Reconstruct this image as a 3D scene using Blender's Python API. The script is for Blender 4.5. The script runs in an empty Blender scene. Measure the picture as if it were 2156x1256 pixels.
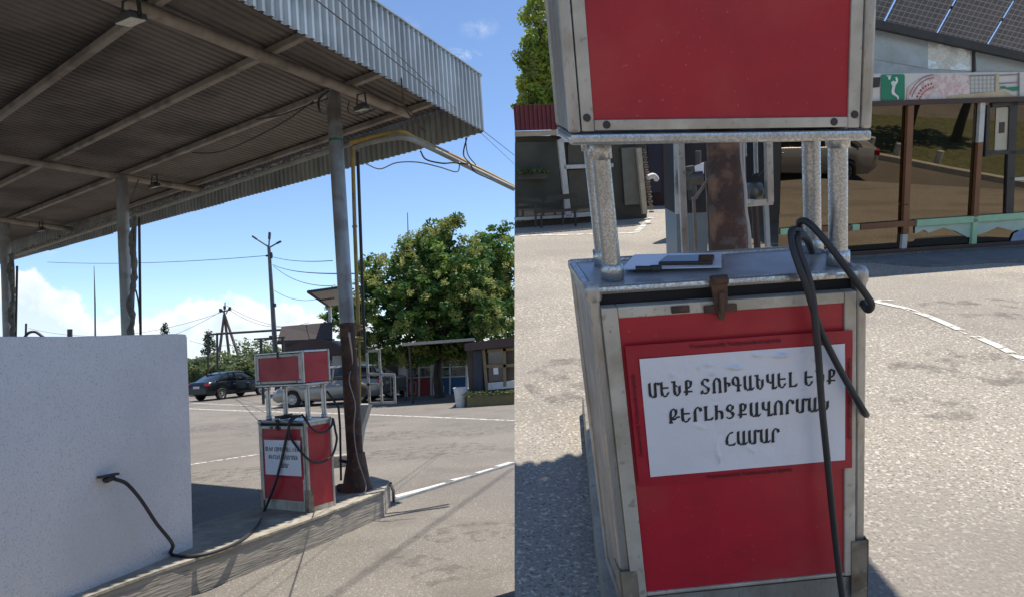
import bpy, bmesh, math, random
from mathutils import Matrix, Vector, noise as mnoise
V3 = Vector
random.seed(7)
S = bpy.context.scene
COL = S.collection

# ------------------------------------------------------------------ camera
F_PX, CX, CY = 1600.0, 1078.0, 628.0            # focal length and centre, in pixels of a 2156 x 1256 picture
CH = 1.9584                                      # camera height over the asphalt
MC = Matrix(((0.997738, -0.067218, 0.0), (0.003936, 0.058426, 0.998284), (-0.067102, -0.996026, 0.058558)))
cam_d = bpy.data.cameras.new('camera')
cam_d.sensor_width = 36.0
cam_d.lens = F_PX / 2156.0 * 36.0
cam_d.clip_start = 0.05
cam_d.clip_end = 6000.0
cam = bpy.data.objects.new('camera', cam_d)
COL.objects.link(cam)
cam.matrix_world = Matrix.Translation((0, 0, CH)) @ (MC @ Matrix(((1, 0, 0), (0, -1, 0), (0, 0, -1)))).to_4x4()
S.camera = cam

# ------------------------------------------------------------------ sun, sky, exposure
SUN = V3((0.268, 0.186, 1.0)).normalized()
sun_d = bpy.data.lights.new('sun', 'SUN')
sun_d.energy = 4.3
sun_d.angle = math.radians(0.55)
sun_d.color = (1.0, 0.935, 0.83)
sun = bpy.data.objects.new('sun', sun_d)
COL.objects.link(sun)
sun.location = (8, 4, 30)
sun.rotation_euler = SUN.to_track_quat('Z', 'Y').to_euler()
S.view_settings.view_transform = 'Standard'
S.view_settings.look = 'None'
S.view_settings.gamma = 1.0
S.view_settings.use_curve_mapping = False
S.view_settings.exposure = 0.62
S.render.engine = 'CYCLES'
S.cycles.max_bounces = 8

world = bpy.data.worlds.new('World')
S.world = world
world.use_nodes = True


def build_sky():
    nt = world.node_tree
    nt.nodes.clear()
    N = nt.nodes.new
    L = nt.links.new

    def math_n(op, a, b=None, clamp=False):
        n = N('ShaderNodeMath')
        n.operation = op
        n.use_clamp = clamp
        for i, v in enumerate((a, b)):
            if v is None:
                continue
            if hasattr(v, 'is_linked'):
                L(v, n.inputs[i])
            else:
                n.inputs[i].default_value = v
        return n.outputs[0]
    out = N('ShaderNodeOutputWorld')
    bg = N('ShaderNodeBackground')
    bg.inputs[1].default_value = 0.128
    sky = N('ShaderNodeTexSky')
    sky.sky_type = 'NISHITA'
    sky.sun_disc = False
    sky.sun_elevation = math.asin(SUN.z)
    sky.sun_rotation = math.atan2(SUN.x, SUN.y)
    sky.altitude = 900
    sky.air_density = 0.85
    sky.dust_density = 0.15
    sky.ozone_density = 4.0
    tc = N('ShaderNodeTexCoord')
    sep = N('ShaderNodeSeparateXYZ')
    L(tc.outputs['Generated'], sep.inputs[0])
    y = math_n('MAXIMUM', sep.outputs[1], 0.02)
    u = math_n('DIVIDE', sep.outputs[0], y)
    v = math_n('DIVIDE', sep.outputs[2], y)
    cmb = N('ShaderNodeCombineXYZ')
    L(u, cmb.inputs[0])
    L(v, cmb.inputs[1])
    # cumulus: the height of the cloud tops along the horizon, roughened into billows
    ramp = N('ShaderNodeValToRGB')
    ramp.color_ramp.interpolation = 'B_SPLINE'
    pts = [(-0.80, .135), (-0.68, .145), (-0.63, .150), (-0.59, .108), (-0.555, .074), (-0.47, .070), (-0.425, .084), (-0.385, .102),
           (-0.35, .076), (-0.30, .070), (-0.20, .050), (0.1, .035)]
    el = ramp.color_ramp.elements
    while len(el) < len(pts):
        el.new(0.5)
    for e, (pu, h) in zip(el, pts):
        e.position = (pu + 0.85) / 1.0
        e.color = (h * 5, h * 5, h * 5, 1)
    L(math_n('ADD', u, 0.85), ramp.inputs[0])
    h = math_n('MULTIPLY', ramp.outputs[0], 0.2)
    nz = N('ShaderNodeTexNoise')
    nz.inputs['Scale'].default_value = 24
    nz.inputs['Detail'].default_value = 9
    nz.inputs['Roughness'].default_value = 0.62
    L(cmb.outputs[0], nz.inputs['Vector'])
    vo = N('ShaderNodeTexVoronoi')
    vo.inputs['Scale'].default_value = 34
    vo.feature = 'SMOOTH_F1'
    wv = N('ShaderNodeVectorMath')
    wv.operation = 'ADD'
    nz2 = N('ShaderNodeTexNoise')
    nz2.inputs['Scale'].default_value = 30
    nz2.inputs['Detail'].default_value = 6
    L(cmb.outputs[0], nz2.inputs['Vector'])
    sc = N('ShaderNodeVectorMath')
    sc.operation = 'SCALE'
    sc.inputs['Scale'].default_value = 0.05
    L(nz2.outputs['Color'], sc.inputs[0])
    L(cmb.outputs[0], wv.inputs[0])
    L(sc.outputs[0], wv.inputs[1])
    L(wv.outputs[0], vo.inputs['Vector'])
    b1 = math_n('MULTIPLY', math_n('SUBTRACT', nz.outputs[0], 0.5), 0.075)
    b2 = math_n('MULTIPLY', math_n('SUBTRACT', 0.5, vo.outputs['Distance']), 0.020)
    edge = math_n('SUBTRACT', math_n('ADD', math_n('ADD', h, b1), b2), v)
    mask = N('ShaderNodeMapRange')
    mask.interpolation_type = 'SMOOTHSTEP'
    mask.inputs[1].default_value = 0.0
    mask.inputs[2].default_value = 0.012
    L(edge, mask.inputs[0])
    # towards its foot the cloud bank dissolves in the bright air near the horizon
    fade = N('ShaderNodeMapRange')
    fade.inputs[1].default_value = 0.0
    fade.inputs[2].default_value = 0.07
    fade.inputs[3].default_value = 1.0
    fade.inputs[4].default_value = 0.75
    L(edge, fade.inputs[0])
    m1 = math_n('MULTIPLY', math_n('MULTIPLY', mask.outputs[0], fade.outputs[0]), 0.95)
    # wisps high on the right
    vw = N('ShaderNodeMapping')
    vw.inputs['Scale'].default_value = (1.0, 1.7, 1.0)
    L(cmb.outputs[0], vw.inputs[0])
    nw = N('ShaderNodeTexNoise')
    nw.inputs['Scale'].default_value = 17
    nw.inputs['Detail'].default_value = 8
    nw.inputs['Roughness'].default_value = 0.6
    nw.inputs['Distortion'].default_value = 0.8
    L(vw.outputs[0], nw.inputs['Vector'])
    wisps = None
    for (pu, pv, r, a) in ((-0.045, .385, .030, 1.0), (-0.135, .43, .040, .42), (-0.02, .425, .03, .35), (-0.075, .35, .05, .3), (-0.60, .165, .02, .8), (-.56, .155, .015, .4)):
        du = math_n('SUBTRACT', u, pu)
        dv = math_n('MULTIPLY', math_n('SUBTRACT', v, pv), 1.5)
        d = math_n('SQRT', math_n('ADD', math_n('MULTIPLY', du, du), math_n('MULTIPLY', dv, dv)))
        k = math_n('MULTIPLY', math_n('SUBTRACT', 1.0, math_n('DIVIDE', d, r), True), a)
        wisps = k if wisps is None else math_n('MAXIMUM', wisps, k)
    wn = math_n('MULTIPLY', math_n('SUBTRACT', nw.outputs[0], 0.47, True), 5.0)
    m2 = math_n('MULTIPLY', wisps, wn, True)
    m = math_n('MAXIMUM', m1, m2, True)
    shade = N('ShaderNodeMixRGB')
    sh = N('ShaderNodeMapRange')
    sh.inputs[1].default_value = 0.060
    sh.inputs[2].default_value = 0.004
    L(math_n('ADD', edge, math_n('MULTIPLY', math_n('SUBTRACT', 0.5, nz2.outputs[0]), 0.16)), sh.inputs[0])
    L(sh.outputs[0], shade.inputs[0])
    shade.inputs[1].default_value = (4.1, 4.55, 5.15, 1)
    shade.inputs[2].default_value = (5.7, 5.75, 5.8, 1)
    mix = N('ShaderNodeMixRGB')
    L(m, mix.inputs[0])
    L(sky.outputs[0], mix.inputs[1])
    L(shade.outputs[0], mix.inputs[2])
    L(mix.outputs[0], bg.inputs[0])
    L(bg.outputs[0], out.inputs[0])


build_sky()

# ------------------------------------------------------------------ frames
# Two forecourts: the street one (world frame) and, right of it, a rising one with a frame of its own.
SR = 0.43
CAM0 = V3((0, 0, CH))


def ray(px, py):
    return MC @ V3(((px - CX) / F_PX, (py - CY) / F_PX, 1.0))


def gnd(px, py, z=0.0):
    d = ray(px, py)
    return CAM0 + d * ((z - CH) / d.z)


def atY(px, py, Y):
    d = ray(px, py)
    return CAM0 + d * (Y / d.y)


FW = Matrix.Identity(4)
upg = V3((-.03, -1, -.223)).normalized()
xg = (V3((1, 0, 0)) - upg * upg.x).normalized()
yg = upg.cross(xg)
RG = Matrix((xg, yg, upg)).transposed()
RP = Matrix(((0.9938, -0.1056, -0.0333), (-0.0646, -0.3092, -0.9488), (0.0899, 0.9451, -0.3141)))
TP = V3((0.3448, 0.9061, 2.3792))
PK = -0.1092                                     # the old cabinet leans: sideways per height
OG = RP @ V3((0.398 + PK * -.13, .18, -.13)) + TP


def frame(R, t):
    return Matrix.Translation(CAM0) @ (MC.to_4x4() @ (Matrix.Translation(V3(t) * SR) @ (R.to_4x4() @ Matrix.Diagonal((SR, SR, SR, 1)))))


FG = frame(RG, OG)
FPR = frame(RP, TP)
CGL = RG.transposed() @ (-OG)


def gg(px, py, z=-.25):
    d = RG.transposed() @ V3(((px - CX) / F_PX, (py - CY) / F_PX, 1.0))
    return CGL + d * ((z - CGL.z) / d.z)


def gy(px, py, Y):
    d = RG.transposed() @ V3(((px - CX) / F_PX, (py - CY) / F_PX, 1.0))
    return CGL + d * ((Y - CGL.y) / d.y)


# ------------------------------------------------------------------ materials
MATS = {}


def mat(name, c1, c2=None, rough=0.6, metal=0.0, scale=8.0, detail=6.0, speck=None, bump=0.0, bscale=None, spec=0.5,
        streak=None, wear=None, wear_amt=0.5, wscale=3.0, alpha=None, trans=0.0, emit=None, rough2=None, coords='Object', lo=0.35, hi=0.65, bdist=0.01):
    """Principled material: two colours mixed by noise, optional fine specks, patches of wear and a bump."""
    if name in MATS:
        return MATS[name]
    m = bpy.data.materials.new(name)
    m.use_nodes = True
    nt = m.node_tree
    N = nt.nodes.new
    L = nt.links.new
    b = nt.nodes['Principled BSDF']
    tc = N('ShaderNodeTexCoord')
    mp = N('ShaderNodeMapping')
    L(tc.outputs[coords], mp.inputs[0])
    if streak:
        mp.inputs['Scale'].default_value = streak
    nz = N('ShaderNodeTexNoise')
    nz.inputs['Scale'].default_value = scale
    nz.inputs['Detail'].default_value = detail
    nz.inputs['Roughness'].default_value = 0.6
    L(mp.outputs[0], nz.inputs['Vector'])
    mr = N('ShaderNodeMapRange')
    mr.inputs[1].default_value = lo
    mr.inputs[2].default_value = hi
    L(nz.outputs[0], mr.inputs[0])
    c2 = c2 or tuple(x * 0.8 for x in c1)
    mx = N('ShaderNodeMixRGB')
    mx.inputs[1].default_value = (*c1, 1)
    mx.inputs[2].default_value = (*c2, 1)
    L(mr.outputs[0], mx.inputs[0])
    col = mx.outputs[0]

    def layer(col, color, sc, lo_, hi_, amt, det=3.0, raw=False):
        n = N('ShaderNodeTexNoise')
        n.inputs['Scale'].default_value = sc
        n.inputs['Detail'].default_value = det
        L((tc.outputs[coords] if raw else mp.outputs[0]), n.inputs['Vector'])
        r = N('ShaderNodeMapRange')
        r.inputs[1].default_value = lo_
        r.inputs[2].default_value = hi_
        r.inputs[4].default_value = amt
        L(n.outputs[0], r.inputs[0])
        x = N('ShaderNodeMixRGB')
        x.inputs[2].default_value = (*color, 1)
        L(r.outputs[0], x.inputs[0])
        L(col, x.inputs[1])
        return x.outputs[0], r.outputs[0]
    if speck:
        for (sc_, color, lo_, hi_, amt) in speck:
            col, _ = layer(col, color, sc_, lo_, hi_, amt)
    if wear:
        col, wf = layer(col, wear, wscale, 0.5, 0.62, wear_amt, 8.0, True)
    L(col, b.inputs['Base Color'])
    b.inputs['Roughness'].default_value = rough
    if rough2 is not None:
        rr = N('ShaderNodeMapRange')
        rr.inputs[1].default_value = lo
        rr.inputs[2].default_value = hi
        rr.inputs[3].default_value = rough
        rr.inputs[4].default_value = rough2
        L(nz.outputs[0], rr.inputs[0])
        L(rr.outputs[0], b.inputs['Roughness'])
    b.inputs['Metallic'].default_value = metal
    b.inputs['Specular IOR Level'].default_value = spec
    b.inputs['Transmission Weight'].default_value = trans
    if alpha is not None:
        b.inputs['Alpha'].default_value = alpha
    if emit:
        b.inputs['Emission Color'].default_value = (*emit[:3], 1)
        b.inputs['Emission Strength'].default_value = emit[3]
    if bump:
        n = N('ShaderNodeTexNoise')
        n.inputs['Scale'].default_value = bscale or scale * 4
        n.inputs['Detail'].default_value = 6
        L(mp.outputs[0], n.inputs['Vector'])
        bp = N('ShaderNodeBump')
        bp.inputs['Strength'].default_value = bump
        bp.inputs['Distance'].default_value = bdist
        L(n.outputs[0], bp.inputs['Height'])
        L(bp.outputs[0], b.inputs['Normal'])
    MATS[name] = m
    return m


def leafmat(name, c1, c2, c3):
    m = bpy.data.materials.new(name)
    m.use_nodes = True
    nt = m.node_tree
    N = nt.nodes.new
    L = nt.links.new
    nt.nodes.clear()
    out = N('ShaderNodeOutputMaterial')
    tc = N('ShaderNodeTexCoord')
    nz = N('ShaderNodeTexNoise')
    nz.inputs['Scale'].default_value = 1.3
    nz.inputs['Detail'].default_value = 4
    L(tc.outputs['Object'], nz.inputs['Vector'])
    rp = N('ShaderNodeValToRGB')
    e = rp.color_ramp.elements
    e[0].position = .38
    e[0].color = (*c1, 1)
    e[1].position = .52
    e[1].color = (*c2, 1)
    x = e.new(.66)
    x.color = (*c3, 1)
    L(nz.outputs[0], rp.inputs[0])
    d = N('ShaderNodeBsdfPrincipled')
    d.inputs['Roughness'].default_value = .55
    d.inputs['Specular IOR Level'].default_value = .35
    t = N('ShaderNodeBsdfTranslucent')
    mx = N('ShaderNodeMixShader')
    mx.inputs[0].default_value = .42
    L(rp.outputs[0], d.inputs['Base Color'])
    L(rp.outputs[0], t.inputs['Color'])
    L(d.outputs[0], mx.inputs[1])
    L(t.outputs[0], mx.inputs[2])
    L(mx.outputs[0], out.inputs[0])
    return m


M_ASPH = mat('asphalt', (.205, .185, .160), (.155, .141, .123), rough=.9, scale=.35, detail=8, spec=.25,
             speck=[(60, (.40, .37, .33), .56, .66, .75), (95, (.07, .065, .06), .58, .68, .8), (1.1, (.13, .115, .10), .52, .70, .55), (.16, (.15, .13, .12), .52, .66, .5)],
             bump=.55, bscale=70, bdist=.006)
M_ASPHR = mat('asphalt_coarse', (.37, .33, .272), (.28, .25, .21), rough=.9, scale=.5, detail=8, spec=.25,
              speck=[(110, (.66, .61, .53), .55, .65, .75), (150, (.12, .11, .10), .55, .66, .85), (2.2, (.20, .18, .155), .52, .70, .6), (.9, (.24, .215, .19), .5, .66, .55)],
              bump=.7, bscale=120, bdist=.006)
M_CONC = mat('concrete', (.36, .33, .27), (.24, .22, .18), rough=.9, scale=3, speck=[(25, (.12, .11, .10), .6, .72, .7), (5, (.48, .45, .36), .55, .7, .6)], bump=.6, bscale=30, spec=.2)
M_CONCD = mat('kerb_concrete', (.40, .36, .30), (.26, .24, .21), rough=.92, scale=2.2, streak=(.6, .6, 9), speck=[(9, (.09, .08, .07), .58, .66, .7), (5, (.38, .35, .29), .56, .7, .6)], bump=.3, bscale=7, spec=.2, bdist=.03)
M_PAINT = mat('road_paint', (.72, .70, .64), (.55, .53, .48), rough=.8, scale=6, speck=[(30, (.3, .28, .25), .58, .66, .8)])
M_WALL = mat('white_plaster', (.78, .745, .72), (.72, .695, .68), rough=.85, scale=1.6, speck=[(70, (.44, .44, .44), .56, .66, .6), (1.2, (.66, .62, .62), .5, .7, .4)], bump=1.0, bscale=45, spec=.2, bdist=.014, wear=(.56, .555, .55), wscale=1.1, wear_amt=.35)
M_GALV = mat('galvanised', (.46, .48, .48), (.32, .34, .35), rough=.42, metal=.75, scale=9, rough2=.55, speck=[(40, (.55, .56, .56), .55, .62, .6)], wear=(.20, .17, .14), wscale=3.5, wear_amt=.35)
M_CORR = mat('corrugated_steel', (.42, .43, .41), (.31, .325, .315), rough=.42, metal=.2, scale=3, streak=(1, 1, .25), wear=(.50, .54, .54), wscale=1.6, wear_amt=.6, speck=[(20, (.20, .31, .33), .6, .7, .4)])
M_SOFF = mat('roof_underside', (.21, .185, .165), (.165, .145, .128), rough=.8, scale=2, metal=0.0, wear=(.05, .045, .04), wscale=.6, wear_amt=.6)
M_BEAM = mat('painted_beam', (.38, .335, .285), (.28, .245, .205), rough=.65, scale=4, wear=(.13, .10, .08), wscale=3, wear_amt=.6, bump=.2)
M_POST = mat('steel_post', (.33, .33, .33), (.22, .22, .22), rough=.5, metal=.6, scale=6, streak=(1, 1, .3), wear=(.16, .12, .09), wscale=4, wear_amt=.5)
M_RUST = mat('rusty_steel', (.075, .040, .028), (.045, .028, .022), rough=.85, scale=6, wear=(.14, .07, .04), wscale=5, wear_amt=.6, speck=[(20, (.13, .07, .045), .55, .65, .7)], bump=.7, bscale=25)
M_YEL = mat('yellow_gas_pipe', (.42, .27, .055), (.33, .21, .05), rough=.5, scale=8, wear=(.20, .14, .07), wscale=5, wear_amt=.7)
M_BLACK = mat('black_rubber', (.018, .018, .019), (.030, .030, .032), rough=.55, scale=12)
M_DARK = mat('dark_steel', (.045, .040, .038), (.03, .028, .027), rough=.6, scale=8)
M_REDL = mat('red_panel', (.46, .014, .030), (.34, .010, .021), rough=.34, scale=2.2, wear=(.44, .05, .05), wscale=2.5, wear_amt=.45, speck=[(80, (.60, .16, .13), .70, .74, .5), (55, (.62, .10, .08), .68, .74, .35), (9, (.33, .012, .02), .58, .74, .5)], spec=.5, rough2=.5)
M_ALU = mat('aluminium_profile', (.52, .50, .46), (.38, .36, .33), rough=.36, metal=.7, scale=5, streak=(4, 4, .8), speck=[(34, (.25, .235, .21), .6, .68, .6)], wear=(.30, .26, .20), wscale=7, wear_amt=.45, rough2=.5)
M_ALUW = mat('aluminium_old', (.58, .55, .48), (.44, .41, .35), rough=.5, metal=.35, scale=7, speck=[(40, (.25, .22, .18), .62, .70, .6)], wear=(.32, .27, .2), wscale=9, wear_amt=.5)
M_ZINC = mat('spangled_zinc', (.62, .62, .60), (.40, .40, .39), rough=.28, metal=.9, scale=170, detail=3, lo=.40, hi=.60, rough2=.5, wear=(.28, .25, .2), wscale=6, wear_amt=.3)
M_PLATE = mat('zinc_plate', (.46, .47, .48), (.38, .39, .41), rough=.32, metal=.6, scale=4, rough2=.42, wear=(.20, .15, .14), wscale=5, wear_amt=.4)
M_GUARD = mat('stained_guard', (.30, .26, .20), (.18, .15, .11), rough=.6, metal=.3, scale=8, wear=(.12, .07, .04), wscale=9, wear_amt=.8, speck=[(30, (.42, .38, .3), .6, .7, .6)])
M_VOID = mat('dark_inside', (.012, .012, .016), (.02, .02, .024), rough=.8)
M_PAPER = mat('white_paper', (.72, .72, .77), (.68, .685, .74), rough=.24, scale=2.5, bump=.35, bscale=4.5, bdist=.02)
M_REDP = mat('red_poster', (.38, .011, .028), (.33, .010, .024), rough=.42, scale=3, bump=.2, bscale=5, bdist=.01)
M_INK = mat('black_ink', (.02, .02, .022), rough=.6)
M_DRED = mat('dark_red_ink', (.10, .008, .014), rough=.6)
M_GLASSD = mat('car_glass', (.02, .024, .028), rough=.08, spec=.8)
M_TYRE = mat('tyre_rubber', (.02, .02, .02), rough=.8)
M_RIM = mat('alloy_rim', (.6, .6, .6), rough=.3, metal=.8)


# ------------------------------------------------------------------ mesh builder
def rotz(a):
    return Matrix.Rotation(a, 3, 'Z')


class MB:
    def __init__(s):
        s.v = []
        s.f = []
        s.sm = []

    def add(s, vs, fs, smooth=False):
        o = len(s.v)
        s.v += [V3(p) for p in vs]
        s.f += [tuple(i + o for i in f) for f in fs]
        s.sm += [smooth] * len(fs)
        return s

    def box(s, c, d, R=None):
        c = V3(c)
        R = R or Matrix.Identity(3)
        h = V3(d) * .5
        vs = [c + R @ V3((x * h.x, y * h.y, z * h.z)) for x in (-1, 1) for y in (-1, 1) for z in (-1, 1)]
        return s.add(vs, [(0, 1, 3, 2), (4, 6, 7, 5), (0, 4, 5, 1), (2, 3, 7, 6), (0, 2, 6, 4), (1, 5, 7, 3)])

    def ab(s, a, b):
        a, b = V3(a), V3(b)
        return s.box((a + b) / 2, [abs(x) for x in (b - a)])

    def bar(s, p, q, w, h, up=(0, 0, 1)):
        p, q, up = V3(p), V3(q), V3(up)
        d = q - p
        y = d.normalized()
        x = y.cross(up)
        if x.length < 1e-4:
            x = y.cross(V3((1, 0, 0)))
        x.normalize()
        z = x.cross(y)
        return s.box((p + q) / 2, (w, d.length, h), Matrix((x, y, z)).transposed())

    def prism(s, pts, vec):
        """a flat polygon (3-D points) pushed along vec"""
        pts = [V3(p) for p in pts]
        vec = V3(vec)
        n = len(pts)
        return s.add(pts + [p + vec for p in pts], [tuple(range(n - 1, -1, -1)), tuple(range(n, 2 * n))] + [(i, (i + 1) % n, (i + 1) % n + n, i + n) for i in range(n)])

    def tube(s, pts, r, n=10, cap=True, smooth=True, rnd=0.0):
        pts = [V3(p) for p in pts]
        rs = r if isinstance(r, (list, tuple)) else [r] * len(pts)
        prev = None
        rings = []
        for i, p in enumerate(pts):
            t = (pts[min(i + 1, len(pts) - 1)] - pts[max(i - 1, 0)]).normalized()
            if prev is None:
                a = t.cross(V3((0, 0, 1)))
                if a.length < .05:
                    a = t.cross(V3((1, 0, 0)))
            else:
                a = prev - t * prev.dot(t)
            a.normalize()
            prev = a
            b = t.cross(a)
            rings.append([p + (a * math.cos(2 * math.pi * k / n) + b * math.sin(2 * math.pi * k / n)) * rs[i] * (1 + random.uniform(-rnd, rnd)) for k in range(n)])
        vs = [q for rg in rings for q in rg]
        fs = [(i * n + k, i * n + (k + 1) % n, (i + 1) * n + (k + 1) % n, (i + 1) * n + k) for i in range(len(pts) - 1) for k in range(n)]
        s.add(vs, fs, smooth)
        if cap:
            o = len(s.v)
            s.add(rings[0] + rings[-1], [tuple(range(n)), tuple(range(2 * n - 1, n - 1, -1))])
        return s

    def lathe(s, c, prof, n=20, axis='Z', R=None):
        """profile of (radius, height) turned round an axis through c"""
        c = V3(c)
        R = R or {'Z': Matrix.Identity(3), 'X': Matrix.Rotation(math.pi / 2, 3, 'Y'), 'Y': Matrix.Rotation(-math.pi / 2, 3, 'X')}[axis]
        vs = [c + R @ V3((r * math.cos(2 * math.pi * k / n), r * math.sin(2 * math.pi * k / n), h)) for r, h in prof for k in range(n)]
        m = len(prof)
        s.add(vs, [(i * n + k, i * n + (k + 1) % n, (i + 1) * n + (k + 1) % n, (i + 1) * n + k) for i in range(m - 1) for k in range(n)], True)
        return s.add([vs[k] for k in range(n)] + [vs[(m - 1) * n + k] for k in range(n)], [tuple(range(n - 1, -1, -1)), tuple(range(n, 2 * n))])

    def sheet(s, a, ux, uy, nx, ny, fn=None, smooth=False):
        """grid from corner a spanned by vectors ux, uy; fn(i, j) gives an offset vector"""
        a, ux, uy = V3(a), V3(ux), V3(uy)
        vs = [a + ux * (i / nx) + uy * (j / ny) + (fn(i, j) if fn else V3()) for j in range(ny + 1) for i in range(nx + 1)]
        w = nx + 1
        return s.add(vs, [(j * w + i, j * w + i + 1, (j + 1) * w + i + 1, (j + 1) * w + i) for j in range(ny) for i in range(nx)], smooth)

    def shear(s, k):
        s.v = [V3((p.x + k * p.z, p.y, p.z)) for p in s.v]
        return s

    def xf(s, M):
        s.v = [M @ p for p in s.v]
        return s


def catmull(pts, n=8):
    pts = [V3(p) for p in pts]
    P = [pts[0] * 2 - pts[1]] + pts + [pts[-1] * 2 - pts[-2]]
    out = []
    for i in range(1, len(P) - 2):
        p0, p1, p2, p3 = P[i - 1:i + 3]
        for k in range(n):
            t = k / n
            out.append(.5 * ((2 * p1) + (p2 - p0) * t + (2 * p0 - 5 * p1 + 4 * p2 - p3) * t * t + (3 * p1 - p0 - 3 * p2 + p3) * t ** 3))
    out.append(pts[-1])
    return out


def sag(p, q, s, n=14):
    p, q = V3(p), V3(q)
    return [p.lerp(q, i / n) - V3((0, 0, s * 4 * (i / n) * (1 - i / n))) for i in range(n + 1)]


# ------------------------------------------------------------------ objects
INV = {}


def set_props(o, label=None, cat=None, group=None, kind=None):
    if label:
        o['label'] = label
    if cat:
        o['category'] = cat
    if group:
        o['group'] = group
    if kind:
        o['kind'] = kind
    return o


def thing(name, label, cat, loc=(0, 0, 0), rz=0.0, F=FW, group=None, T=None):
    o = bpy.data.objects.new(name, None)
    COL.objects.link(o)
    o.empty_display_size = .1
    T = T or (Matrix.Translation(loc) @ Matrix.Rotation(rz, 4, 'Z'))
    o.matrix_world = F @ T
    INV[o.name] = T.inverted()
    return set_props(o, label, cat, group)


def part(name, mb, m, parent=None, F=FW, label=None, bev=0.0, local=False, solid=0.0):
    """one mesh; vertices are in the parent's frame coordinates unless local"""
    if parent is not None and not local:
        I = INV[parent.name]
        vs = [I @ p for p in mb.v]
    else:
        vs = mb.v
    me = bpy.data.meshes.new(name)
    me.from_pydata([tuple(p) for p in vs], [], mb.f)
    me.polygons.foreach_set('use_smooth', mb.sm)
    me.materials.append(m)
    bm = bmesh.new()
    bm.from_mesh(me)
    if len(mb.f) < 20000:
        bmesh.ops.recalc_face_normals(bm, faces=bm.faces)
        bm.to_mesh(me)
    bm.free()
    o = bpy.data.objects.new(name, me)
    COL.objects.link(o)
    if parent is not None:
        o.parent = parent
        INV[o.name] = INV[parent.name]
    else:
        o.matrix_world = F
        INV[o.name] = Matrix.Identity(4)
    if solid:
        md = o.modifiers.new('thickness', 'SOLIDIFY')
        md.thickness = solid
        md.offset = 0
    if bev:
        md = o.modifiers.new('edges', 'BEVEL')
        md.width = bev
        md.segments = 2
        md.limit_method = 'ANGLE'
        md.angle_limit = math.radians(40)
    if label:
        o['label'] = label
    return o


def single(name, mb, m, label, cat, F=FW, group=None, kind=None, bev=0.0, base=None, solid=0.0):
    """a thing or a setting piece that is one mesh, its origin moved to its base"""
    if base is None:
        n = len(mb.v)
        base = V3((sum(p.x for p in mb.v) / n, sum(p.y for p in mb.v) / n, min(p.z for p in mb.v)))
    if kind == 'structure':
        base = V3()
    mb.v = [p - base for p in mb.v]
    o = part(name, mb, m, None, F, bev=bev, solid=solid)
    o.matrix_world = F @ Matrix.Translation(base)
    INV[o.name] = Matrix.Identity(4)
    return set_props(o, label, cat, group, kind)


def struct(name, mb, m, F=FW, bev=0.0):
    return single(name, mb, m, None, None, F, kind='structure', bev=bev)


def dup(root, T, F=FW, label=None, group=None):
    def cp(o, parent):
        c = o.copy()
        COL.objects.link(c)
        if parent is not None:
            c.parent = parent
        for ch in [x for x in list(KIDS.get(o.name, []))]:
            cp(ch, c)
        return c
    kids(root)
    r = cp(root, None)
    r.matrix_world = F @ T
    if label:
        r['label'] = label
    if group:
        r['group'] = group
    return r


KIDS = {}


def kids(o):
    KIDS[o.name] = [c for c in COL.objects if c.parent == o]
    for c in KIDS[o.name]:
        kids(c)


def text_mb(body, size, width=None, bold=0.0, shear=0.0, extrude=0.0004):
    """flat lettering as mesh, in the XY plane, centred"""
    cu = bpy.data.curves.new('lettering', 'FONT')
    cu.body = body
    cu.size = size
    cu.offset = bold
    cu.shear = shear
    cu.extrude = extrude
    cu.align_x = 'CENTER'
    cu.align_y = 'CENTER'
    cu.resolution_u = 3
    o = bpy.data.objects.new('lettering', cu)
    COL.objects.link(o)
    dg = bpy.context.evaluated_depsgraph_get()
    me = bpy.data.meshes.new_from_object(o.evaluated_get(dg))
    mb = MB()
    vs = [v.co.copy() for v in me.vertices]
    if vs:
        x0, x1 = min(v.x for v in vs), max(v.x for v in vs)
        y0, y1 = min(v.y for v in vs), max(v.y for v in vs)
        k = (width / (x1 - x0)) if width else 1.0
        vs = [V3(((v.x - (x0 + x1) / 2) * k, v.y - (y0 + y1) / 2, v.z)) for v in vs]
        mb.add(vs, [tuple(p.vertices) for p in me.polygons])
    bpy.data.objects.remove(o)
    bpy.data.meshes.remove(me)
    bpy.data.curves.remove(cu)
    return mb


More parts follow.
